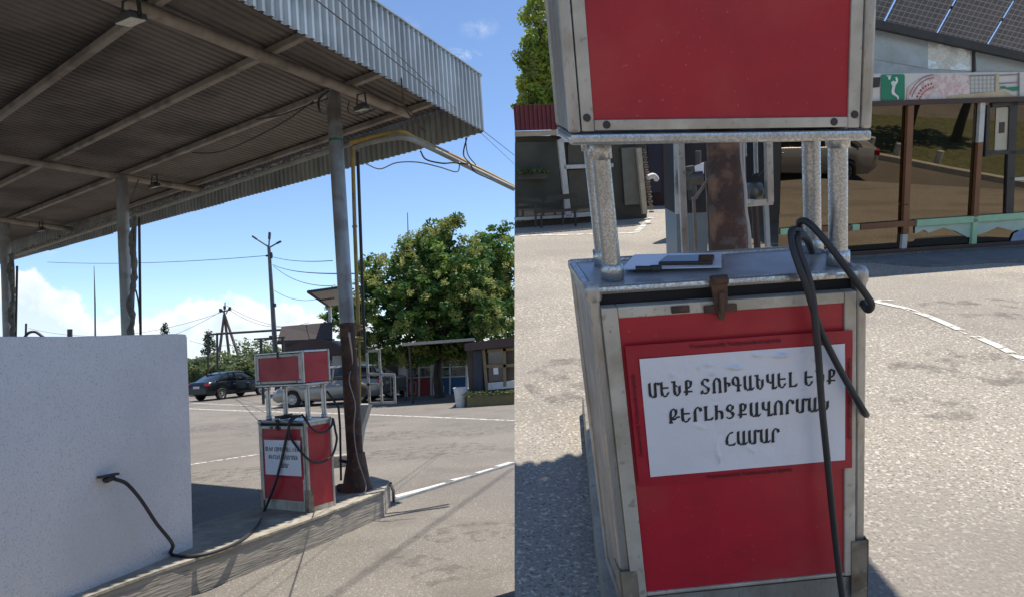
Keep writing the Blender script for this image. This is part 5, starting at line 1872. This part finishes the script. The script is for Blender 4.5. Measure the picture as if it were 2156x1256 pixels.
# bench behind the glass front
M_CHR = mat('dark_chair', (.03, .03, .03), rough=.5)
root = thing('metal_bench', 'dark metal bench standing before the glazed shop', 'bench', gg(1165, 480), F=FG)
b0 = .45
for (a, c) in (((1128, 430), (1128, 478)), ((1140, 452), (1140, 480)), ((1185, 412), (1185, 474)), ((1210, 440), (1212, 476))):
    p, q = sx(*a, b0), sx(*c, b0)
    part('leg', MB().bar(p, q, .03, .03), M_CHR, root)
part('seat', MB().bar(sx(1125, 447, b0), sx(1215, 441, b0), .05, .05), M_CHR, root)
part('backrest', MB().bar(sx(1150, 418, b0), sx(1215, 412, b0), .03, .09), M_CHR, root)
root = thing('shop_wing', 'dark wing with a navy door between the glazed shop and the cabinet', 'building', gg(1400, 405), F=FG)
sg = lambda px, py, Y: gy(px, py, Y)
part('wall', MB().prism([sg(1355, 285, 14.6), sg(1500, 285, 14.6), sg(1500, 445, 14.6), sg(1355, 448, 14.6)], (0, .6, 0)), mat('maroon_wall', (.05, .022, .022), rough=.7), root)
part('door', MB().prism([sg(1364, 300, 14.5), sg(1392, 300, 14.5), sg(1392, 405, 14.5), sg(1366, 407, 14.5)], (0, .05, 0)), mat('navy_sheet', (.015, .02, .05), rough=.4), root)
single('house_number', MB().prism([sg(1399, 322, 14.5), sg(1404, 322, 14.5), sg(1404, 334, 14.5), sg(1399, 334, 14.5)], (0, .03, 0)), M_PAPER, 'tiny pale plate beside the navy door', 'sign', F=FG)
b = MB().tube(catmull([sx(1364, 374, .5), sx(1374, 370, .5), sx(1380, 374, .5), sx(1384, 381, .5)], 4), [.05] * 12 + [.02], 10)
single('sun_visor', b, mat('red_white_cloth', (.62, .60, .58), (.55, .50, .50), scale=2.5), 'pale cap with red tip hanging by the beaded edge', 'cap', F=FG)

# shade tree over the left shop
tb = gg(1150, 478) + V3((.2, 1.5, 0))
c_ = lambda px, py, dy=0: gy(px, py, tb.y + dy)
bl = [(c_(1146, 150), .42), (c_(1140, 90, .2), .34), (c_(1150, 200), .45), (c_(1142, 230, -.2), .36), (c_(1175, 195, .2), .45), (c_(1130, 35), .28), (c_(1128, 0), .24), (c_(1200, 215, .2), .5), (c_(1235, 200), .6), (c_(1140, 165, .4), .4), (c_(1115, 120), .28), (c_(1118, 180, -.2), .30), (c_(1112, 222, -.1), .24), (c_(1150, 120, .1), .38)]
tree('bright leafed tree over the dark red roof left of the big dispenser', tb, FG, [tb, tb + V3((0, 0, 1.2)), tb + V3((.1, 0, 2.0))], .10, bl, 560, 34, .10, M_LEAFY, cs=.15, tips=8)

# ------------------------------------------------------------------ glass pavilion on the right
A = gg(1794, 548)
B = gg(2156, 522)
dG = (B - A).normalized()
nG = V3((-dG.y, dG.x, 0))


def qx(px, py, off=0.0):
    d = RG.transposed() @ V3(((px - CX) / F_PX, (py - CY) / F_PX, 1.0))
    t = ((A - nG * off) - CGL).dot(nG) / d.dot(nG)
    return CGL + d * t


M_BGL = bpy.data.materials.new('brown_tinted_glass')
M_BGL.use_nodes = True
nt = M_BGL.node_tree
nt.nodes.clear()
o_ = nt.nodes.new('ShaderNodeOutputMaterial')
gl = nt.nodes.new('ShaderNodeBsdfGlossy')
gl.inputs['Color'].default_value = (.42, .345, .25, 1)
gl.inputs['Roughness'].default_value = .012
tr = nt.nodes.new('ShaderNodeBsdfTransparent')
tr.inputs['Color'].default_value = (.13, .10, .07, 1)
mx = nt.nodes.new('ShaderNodeMixShader')
mx.inputs[0].default_value = .42
nt.links.new(tr.outputs[0], mx.inputs[1])
nt.links.new(gl.outputs[0], mx.inputs[2])
bp = nt.nodes.new('ShaderNodeBump')
bp.inputs['Strength'].default_value = .03
nzb = nt.nodes.new('ShaderNodeTexNoise')
nzb.inputs['Scale'].default_value = 1.2
nt.links.new(nzb.outputs[0], bp.inputs['Height'])
nt.links.new(bp.outputs[0], gl.inputs['Normal'])
nt.links.new(mx.outputs[0], o_.inputs[0])
M_BFR = mat('brown_frame', (.20, .085, .035), (.15, .065, .03), rough=.55, scale=4)
M_GRN = mat('pale_green_rail', (.33, .55, .36), (.28, .48, .31), rough=.5)
M_BIN = mat('pavilion_inside', (.10, .08, .055), (.06, .05, .04), rough=.8, scale=.7)
pav = thing('glass_pavilion', 'long pavilion with brown tinted panes and a pictured fascia right of the big dispenser', 'pavilion', (A + B) / 2 + nG * .5, F=FG)


def pq(pts, off, dep, m, name, parent=None, **k):
    return part(name, MB().prism([qx(x, y, off) for x, y in pts], nG * dep), m, parent or pav, **k)


E = lambda x, y0, sl: y0 + (x - 1830) * sl
top_l = lambda x: 219 - (x - 1830) * .032
bot_l = lambda x: 533 - (x - 1800) * .066
xl, xr = 1640, 2300
# inside: floor, back wall, counters
part('inner_floor', MB().prism([qx(xl, bot_l(xl), -.06), qx(xr, bot_l(xr), -.06), qx(xr, bot_l(xr), -.06) + nG * 3, qx(xl, bot_l(xl), -.06) + nG * 3], (0, 0, .02)), M_BIN, pav)
part('back_wall', MB().prism([qx(xl, bot_l(xl), -.05) + nG * 3, qx(xr, bot_l(xr), -.05) + nG * 3, qx(xr, top_l(xr), -.05) + nG * 3, qx(xl, top_l(xl), -.05) + nG * 3], nG * .1), M_BIN, pav)
edges = [1645, 1905, 2053, 2300]
for x0, x1 in zip(edges[:-1], edges[1:]):
    pq([(x0 + 3, top_l(x0) + 4), (x1 + 9, top_l(x1) + 4), (x1 - 4, bot_l(x1) - 3), (x0 - 6, bot_l(x0) - 3)], 0, .012, M_BGL, 'window')


def bar(a, c, w, m, off=.03, d=.05, name='frame'):
    return part(name, MB().bar(qx(*a, off), qx(*c, off), w, d, nG), m, pav, bev=.004)


bar((xl, top_l(xl)), (xr, top_l(xr)), .06, M_BROWN, .05, .06, 'top_rail')
bar((1916, 222), (1907, 430), .085, M_BFR)
bar((1907, 431), (1905, 492), .085, M_BFR)
bar((1904, 493), (1901, 524), .075, M_WDR)
bar((2067, 214), (2062, 300), .075, M_WDR)
bar((2062, 300), (2052, 457), .075, M_BFR)
bar((2052, 458), (2048, 514), .075, M_GRN)
bar((1645, 488), (1680, 485), .075, M_GRN)
bar((1680, 484), (1790, 480), .075, M_BFR)
bar((1793, 479), (1808, 478), .075, M_GRN)
bar((1810, 478), (1900, 471), .075, M_BFR)
bar((1906, 471), (1925, 470), .075, M_BFR)
bar((1928, 470), (2300, 444), .085, M_GRN)
bar((xl, bot_l(xl)), (xr, bot_l(xr)), .04, M_BROWN, .05, .05, 'bottom_rail')
b = MB().prism([qx(1927, 475, .02), qx(2300, 452, .02), qx(2300, 470, .02), qx(2130, 486, .02), qx(2100, 478, .02), qx(2075, 490, .02), qx(2038, 500, .02), qx(2010, 486, .02), qx(1985, 480, .02), qx(1955, 490, .02), qx(1945, 484, .02), qx(1927, 492, .02)], nG * .01)
part('torn_film', b, mat('pale_green_film', (.50, .60, .54), (.36, .50, .42), rough=.6, scale=2), pav)
b = MB().prism([qx(2125, 515, .024), qx(2135, 492, .024), qx(2160, 478, .024), qx(2230, 470, .024), qx(2230, 508, .024)], nG * .01)
part('torn_poster', b, mat('sky_poster', (.40, .44, .52), (.10, .18, .36), rough=.6, scale=1.8), pav)
# glazed lobby seen at the far right, with a cream blind
for (a, c, w, m) in (((2080, 222), (2076, 330), .05, M_DARK), ((2133, 214), (2124, 460), .12, M_DARK), ((2076, 322), (2160, 320), .05, M_DARK), ((2088, 222), (2160, 216), .06, M_DARK), ((2124, 378), (2160, 376), .04, M_WDR)):
    bar(a, c, w, m, .015, .03, 'inner_frame')
pq([(2098, 228), (2124, 226), (2120, 316), (2094, 318)], .008, .006, mat('cream_blind', (.46, .43, .33), (.40, .37, .28), rough=.7), 'blind')
pq([(2104, 258), (2116, 257), (2115, 280), (2103, 281)], .012, .004, M_BROWN, 'notice')
# fascia board with its pictures
M_BOARD = mat('white_board', (.62, .60, .57), (.56, .54, .50), rough=.6, scale=2)
board_t, board_b = (lambda x: 156 - (x - 1830) * .012), (lambda x: 214 - (x - 1830) * .028)
brd = pq([(1500, board_t(1500)), (2300, board_t(2300)), (2300, board_b(2300)), (1500, board_b(1500))], .04, .06, M_BOARD, 'fascia_board')


def bx(u, v, off=.046):
    """picture coordinates on the board: u pixel x, v 0 top .. 1 bottom"""
    return qx(u, board_t(u) + (board_b(u) - board_t(u)) * v, off)


def bpoly(pts, m, name, off, par=None):
    return part(name, MB().prism([bx(u, v, off) for u, v in pts], nG * .003), m, par or brd)


M_GREEN = mat('green_sign', (.008, .22, .12), (.007, .19, .10), rough=.4)
M_WHITE = mat('sign_white', (.75, .75, .73), rough=.5)
rc = []
for cx__, cy__, a0_ in ((1860, .10, 180), (1900, .10, 270), (1900, .92, 0), (1860, .92, 90)):
    for k in range(5):
        a = math.radians(a0_ + k * 22.5)
        rc.append((cx__ + 5 * math.cos(a), cy__ + .075 * math.sin(a)))
gs = bpoly(rc, M_GREEN, 'green_panel', .052, pav)
b_pl = [(1885, .16), (1888, .12), (1891, .22), (1890, .33), (1886, .42), (1884, .55), (1883, .68), (1887, .76), (1892, .84), (1893, .95), (1890, .97), (1889, .88), (1884, .82), (1879, .77), (1877, .68), (1878, .56), (1879, .45), (1876, .36), (1878, .28), (1882, .26), (1884, .31), (1887, .27)]
bpoly(b_pl, M_WHITE, 'player_figure', .056, gs)
bpoly([(1866, .07), (1877, .07), (1876, .10), (1867, .10)], M_WHITE, 'hoop', .056, gs)
bpoly([(1870, .11), (1876, .11), (1874, .22), (1871, .22)], M_WHITE, 'hoop_net', .056, gs)
M_STA = mat('stadium_pink', (.58, .40, .38), (.66, .58, .54), rough=.6, scale=14, lo=.45, hi=.55)
M_STR = mat('stadium_line', (.26, .20, .19), rough=.6)
M_STD = mat('stadium_red', (.45, .12, .14), (.20, .10, .10), rough=.6, scale=24, lo=.45, hi=.55)
ctr = (1968, 1.25)


def arcp(r0, r1, a0, a1, m, name, off, n=10, sq_=.021):
    pts = [(ctr[0] - r0 * math.cos(math.radians(a0 + (a1 - a0) * k / n)), ctr[1] - r0 * sq_ * math.sin(math.radians(a0 + (a1 - a0) * k / n))) for k in range(n + 1)]
    pts += [(ctr[0] - r1 * math.cos(math.radians(a1 + (a0 - a1) * k / n)), ctr[1] - r1 * sq_ * math.sin(math.radians(a1 + (a0 - a1) * k / n))) for k in range(n + 1)]
    pts = [(u, min(.98, max(.03, v))) for u, v in pts]
    bpoly(pts, m, name, off)


bpoly([(1909, .98), (1911, .55), (1935, .22), (1965, .08), (1990, .05), (2040, .08), (2042, .98)], M_STA, 'picture', .050)
arcp(50, 52, 20, 88, M_STR, 'picture_line', .053)
arcp(56, 57.5, 22, 88, M_STR, 'picture_line', .053)
for k in range(9):
    arcp(32, 36, 22 + k * 7.5, 26 + k * 7.5, M_STD, 'picture_seats', .053, 2)
for k in range(7):
    arcp(39, 43, 24 + k * 9, 29 + k * 9, M_STD, 'picture_seats', .053, 2)
bpoly([(1957, .98), (1958, .82), (1966, .70), (1976, .70), (1982, .82), (1982, .98)], mat('arena_white', (.60, .56, .54), rough=.5), 'picture_arena', .054)
M_GRID = mat('picture_grid', (.33, .40, .37), rough=.6)
for k in range(7):
    u = 2044 + k * 8.5
    bpoly([(u, .12), (u + .9, .12), (u + .9, .82), (u, .82)], M_GRID, 'picture_line', .052)
for k in range(5):
    v = .12 + k * .16
    bpoly([(2042, v), (2096, v), (2096, v + .02), (2042, v + .02)], M_GRID, 'picture_line', .0525)
bpoly([(2042, .10), (2096, .08), (2096, .13), (2042, .15)], M_STR, 'picture_line', .054)
M_TAN = mat('picture_tan', (.42, .33, .20), (.50, .42, .28), rough=.6, scale=6)
bpoly([(1992, .98), (2000, .86), (2060, .80), (2096, .74), (2110, .66), (2130, .90), (2145, .98)], M_TAN, 'picture_hill', .055)
bpoly([(2097, .04), (2103, .04), (2104, .9), (2096, .9)], M_TAN, 'picture_post', .056)
for v in (.10, .42):
    bpoly([(2104, v), (2146, v - .03), (2146, v + .01), (2104, v + .04)], M_STR, 'picture_line', .053)
bpoly([(2107, .55), (2118, .55), (2118, .6), (2146, .58), (2146, .74), (2132, .74), (2120, .66), (2107, .62)], M_GREEN, 'picture_stripe', .056)
bpoly([(2144, .02), (2147, .02), (2147, .95), (2144, .95)], M_STR, 'picture_line', .056)
part('floodlight', MB().box(qx(1840, 174, .12), (.10, .12, .12)), M_DARK, pav, bev=.01)
# raised pavement in front
b = MB()
p0, p1 = qx(1500, bot_l(1500), .05), qx(2300, bot_l(2300), .05)
zz = p0.z
q0, q1 = gg(1500, 575, GZ), gg(2300, 553, GZ)
b.prism([(p0.x, p0.y, GZ), (p1.x, p1.y, GZ), (q1.x, q1.y, GZ)] + [tuple(gg(x, 558 + 5 * math.sin(x * .02), GZ)) for x in range(2200, 1600, -60)] + [(q0.x, q0.y, GZ)], (0, 0, .035))
M_PAVE = mat('grey_pavement', (.17, .18, .19), (.11, .12, .13), rough=.75, scale=1.5, speck=[(20, (.07, .07, .07), .55, .65, .5)], bump=.3)
struct('pavement', b, M_PAVE, FG)
b = MB()
pz = [qx(x, bot_l(x), .04) for x in (1500, 2300)]
b.prism([(pz[0].x, pz[0].y, GZ + .02), (pz[1].x, pz[1].y, GZ + .02), (pz[1].x, pz[1].y, pz[1].z), (pz[0].x, pz[0].y, pz[0].z)], nG * .2)
part('plinth', b, M_PAVE, pav)
# metal sheets of the gable above the board
M_GAB = mat('gable_zinc', (.44, .49, .51), (.32, .37, .39), rough=.45, metal=.35, scale=1.4, rough2=.35, bump=.4, bscale=2.0, bdist=.05)
M_GAB2 = mat('gable_shiny', (.66, .70, .71), (.48, .54, .56), rough=.28, metal=.6, scale=1.0, bump=.8, bscale=2.2, bdist=.06)
lineT = lambda x: 50 + (x - 1835) * .222
lineM = lambda x: 124 + (x - 1835) * .19 if x < 1940 else 144 + (x - 1940) * .06
sheets = [([1640, 1830, 1954], M_GAB), ([1954, 2052], M_GAB2), ([2056, 2300], M_GAB)]
for xs, m in sheets:
    pts = [(x, lineT(x)) for x in xs] + [(x, min(lineM(x), 150) if xs[0] > 1900 else lineM(x)) for x in reversed(xs)]
    pq(pts, -1.15, .02, m, 'gable_sheet')
pq([(1640, lineM(1640)), (1940, 142), (2300, 150), (2300, 172), (1640, 178)], -1.16, .02, mat('gable_pale', (.42, .46, .48), rough=.5, metal=.2), 'gable_sheet')
pq([(2050, 100), (2054, 100), (2054, 152), (2050, 152)], -1.12, .03, M_DARK, 'gable_post')
# solar canopy: panels seen from below on purlins
M_CELL = bpy.data.materials.new('solar_cell_back')
M_CELL.use_nodes = True
nt = M_CELL.node_tree
tcn = nt.nodes.new('ShaderNodeTexCoord')
bkk = nt.nodes.new('ShaderNodeTexBrick')
bkk.offset = 0
bkk.inputs['Scale'].default_value = 1.0
bkk.inputs['Brick Width'].default_value = .105
bkk.inputs['Row Height'].default_value = .085
bkk.inputs['Mortar Size'].default_value = .006
bkk.inputs['Color1'].default_value = (.085, .085, .10, 1)
bkk.inputs['Color2'].default_value = (.115, .115, .13, 1)
bkk.inputs['Mortar'].default_value = (.30, .30, .32, 1)
nt.links.new(tcn.outputs['UV'], bkk.inputs['Vector'])
nt.links.new(bkk.outputs[0], nt.nodes['Principled BSDF'].inputs['Base Color'])
nt.nodes['Principled BSDF'].inputs['Roughness'].default_value = .3
sol = thing('solar_canopy', 'slanting canopy of solar panels on dark steel above the pavilion', 'solar canopy', qx(2000, 60, 0) + V3((0, 0, 0)), F=FG)
# the plane holds the eave line along the gable top and rises towards the viewer
s0, s1 = qx(1700, lineT(1700) + 14, -3.6), qx(2300, lineT(2300) + 14, -3.6)
bar((1640, lineT(1640)), (2300, lineT(2300)), .11, M_DARK, -1.05, .10, 'gable_beam')
es = (s1 - s0).normalized()
fwd = (-nG * .42 + V3((0, 0, .90))).normalized()
fwd = (fwd - es * fwd.dot(es)).normalized()
pn = es.cross(fwd)
PW_, PH_ = 1.02, 1.0


def sp_(u, v, h=0.0):
    return s0 + es * u + fwd * v + pn * h


L_ = (s1 - s0).length
ncol = int(L_ / (PW_ + .05)) + 1
for i in range(-1, ncol):
    for j in range(2):
        u0, v0 = i * (PW_ + .05) + .35, j * (PH_ * 1.25 + .04) + .05
        p = [sp_(u0, v0), sp_(u0 + PW_, v0), sp_(u0 + PW_, v0 + PH_ * 1.25), sp_(u0, v0 + PH_ * 1.25)]
        o = part('solar_panel', MB().prism(p, pn * .03), M_CELL, sol)
        me = o.data
        uv = me.uv_layers.new(name='UVMap')
        I = Matrix((es, fwd, pn))
        for lp in me.loops:
            w = I @ (me.vertices[lp.vertex_index].co)
            uv.data[lp.index].uv = (w.x, w.y)
for j in range(5):
    v = j * .62 + .0
    part('purlin', MB().bar(sp_(-1, v, -.05), sp_(L_, v, -.05), .05 if j else .11, .06 if j else .14, pn), M_DARK, sol)
b = MB()
for u in (1.2, 3.4, 5.2, 7.0):
    b = MB().bar(sp_(u, 0, -.12), sp_(u, 2.6, -.12), .05, .08, pn)
    part('rafter', b, M_DARK, sol)
part('brace', MB().bar(sp_(3.2, .3, -.2), sp_(2.0, 2.4, -.35), .035, .035), mat('red_primer', (.16, .03, .03), rough=.6), sol)
part('brace', MB().bar(sp_(1.3, 1.6, -.2), sp_(5.4, .5, -.25), .035, .035), M_DARK, sol)
part('brace', MB().bar(sp_(4.2, .1, -.2), sp_(5.0, 1.9, -.3), .035, .035), M_DARK, sol)
for xp in (2420,):
    p = qx(xp, lineT(2300), .0)
    q = V3((p.x, p.y, GZ))
    part('post', MB().bar(q, p, .10, .10), M_DARK, sol)

# forecourt canopy overhead: above the picture, its ribbed edge throws the shade beside the dispenser
root = thing('overhead_canopy', 'corrugated canopy over the big dispenser, above the picture', 'canopy', (.5, 1.5, GZ), F=FG)
HC = 3.2
sg_ = RG.transposed() @ (MC.transposed() @ SUN)
sh = V3((sg_.x / sg_.z, sg_.y / sg_.z, 0))
p_a, p_b = gg(1050, 985), gg(1275, 950)
dd = (p_b - p_a).normalized()
off = sh * (HC - GZ)
c0_, c1_ = p_a - dd * .0 + off, p_b + dd * 1.12 + off
c0_.z = c1_.z = HC
b = MB()
vs = []
n = int((c1_ - c0_).length / .11)
for i in range(n):
    for u, h in ((0, 0), (.3, 0), (.42, .03), (.7, .03), (.85, 0)):
        p = c0_ + dd * ((i + u) * .11) + V3((0, 0, .05 * ((i * 7) % 3 - 1)))
        vs += [p + V3((-dd.y, dd.x, 0)) * h, p + V3((-dd.y, dd.x, 0)) * h + V3((0, 0, .6))]
b.add(vs, [(2 * i, 2 * i + 1, 2 * i + 3, 2 * i + 2) for i in range(len(vs) // 2 - 1)])
part('fascia', b, M_CORR, root, solid=.004)
b = MB()
b.prism([c0_ + V3((0, 0, .5)), c1_ + V3((0, 0, .5)), c1_ + V3((.0, -3.6, .5)), c0_ + V3((0, -3.6, .5))], (0, 0, .03))
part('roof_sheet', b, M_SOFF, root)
for x, y in ((c1_.x - .15, c1_.y + .02),):
    part('column', MB().tube([(1.30, -3.0, GZ), (1.30, -3.0, HC + .5)], .06, 12), M_POST, root)

# ------------------------------------------------------------------ off to the right, mirrored in the brown panes
nW = (FG.to_3x3() @ nG).normalized()
AW = FG @ A


def mir(px, py, z=0.0):
    """world point at height z seen in the panes under a pixel"""
    d = ray(px, py)
    t = (AW - CAM0).dot(nW) / d.dot(nW)
    h = CAM0 + d * t
    r = d - nW * (2 * d.dot(nW))
    return h + r * ((z - h.z) / r.z), h, r


g0, g1, g2, g3 = mir(1770, 322)[0], mir(2170, 398)[0], mir(2190, 262)[0], mir(1760, 240)[0]
M_VERGE = mat('verge_grass', (.10, .12, .045), (.16, .15, .07), rough=.95, scale=3, speck=[(14, (.05, .07, .02), .5, .6, .7)])
struct('grass_verge', MB().prism([g0, g1, g2, g3], (0, 0, .03)), M_VERGE)
b = MB()
kp = [mir(x, y)[0] for x, y in ((1770, 321), (1800, 326), (1900, 345), (2000, 365), (2110, 385), (2170, 397))]
for p, q in zip(kp[:-1], kp[1:]):
    b.bar(p + V3((0, 0, .05)), q + V3((0, 0, .05)), .14, .10)
struct('kerb', b, mat('pale_kerb', (.55, .52, .47), rough=.9))
for (x, y), lb in zip(((1828, 322), (1884, 336), (1970, 352)), ('leftmost pale verge post mirrored in the brown pane', 'middle pale verge post mirrored in the brown pane', 'rightmost pale verge post mirrored in the brown pane')):
    p = mir(x, y)[0]
    single('verge_post', MB().tube([p, p + V3((0, 0, .3))], .06, 8), M_WFR, lb, 'post', group='pale verge posts')
p = mir(1640, 362)[0]
make_car('silver sedan mirrored in the brown pane behind the pipe posts', (.42, .42, .42), Matrix.Translation(p) @ Matrix.Rotation(math.radians(200), 4, 'Z') @ Matrix.Scale(.62, 4), group='cars parked beyond the forecourt', metal=.3)
for (x, y, lb) in ((1905, 300, 'dark leafy tree across the verge, mirrored left in the pavilion panes'), (2010, 300, 'dark leafy tree across the verge, mirrored right in the pavilion panes')):
    p = mir(x, y)[0]
    tree(lb, p, FW, [p, p + V3((0, 0, .8)), p + V3((.1, .1, 1.4))], .10, [(p + V3((random.uniform(-.4, .4), random.uniform(-.4, .4), random.uniform(1.4, 2.2))), .6) for _ in range(4)], 90, 22, .16, M_LEAFD, cs=.26)

# dark oily stains worn into the asphalt
M_OIL = mat('oil_stain', (.13, .115, .10), (.18, .16, .14), rough=.7, scale=9)
nt = M_OIL.node_tree
b_ = nt.nodes['Principled BSDF']
n_n = nt.nodes.new('ShaderNodeTexNoise')
n_n.inputs['Scale'].default_value = 5
n_n.inputs['Detail'].default_value = 9
n_n.inputs['Roughness'].default_value = .7
m_r = nt.nodes.new('ShaderNodeMapRange')
m_r.inputs[1].default_value = .50
m_r.inputs[2].default_value = .66
m_r.inputs[4].default_value = .6
t_c = nt.nodes.new('ShaderNodeTexCoord')
nt.links.new(t_c.outputs['Object'], n_n.inputs['Vector'])
nt.links.new(n_n.outputs[0], m_r.inputs[0])
nt.links.new(m_r.outputs[0], b_.inputs['Alpha'])


def stain(c, rx, ry, F, z, ph=0.0):
    pts = []
    for k in range(24):
        a = 2 * math.pi * k / 24
        r = 1 + .25 * mnoise.noise(V3((math.cos(a) * 1.5 + ph, math.sin(a) * 1.5, ph)))
        pts.append((c.x + rx * r * math.cos(a), c.y + ry * r * math.sin(a), z))
    struct('oil_stain', MB().add(pts, [tuple(range(24))]), M_OIL, F)


stain(gg(2040, 770), .55, .42, FG, GZ + .004, 1.0)
stain(gg(1960, 850), .30, .25, FG, GZ + .0045, 3.0)
stain(gg(1200, 800), .35, .5, FG, GZ + .004, 5.0)
stain(gg(2080, 650), .7, .4, FG, GZ + .004, 8.0)
for k, (x, y, rx, ry) in enumerate(((480, 1000, 1.3, .8), (640, 905, 2.2, 1.0), (900, 950, 1.6, .9), (1000, 1120, .6, .4), (870, 1180, .35, .2), (950, 1210, .4, .3), (700, 920, 2.0, .7), (960, 910, 2.5, .9), (450, 900, 2.5, 1.2))):
    stain(gnd(x, y), rx, ry, FW, .0085 + .0001 * k, k * 2.0)

for u in (1.6, 5.6):
    q = sp_(u, 0.1, -.15)
    part('post', MB().bar((q.x, q.y, GZ), q, .09, .09), M_DARK, sol)
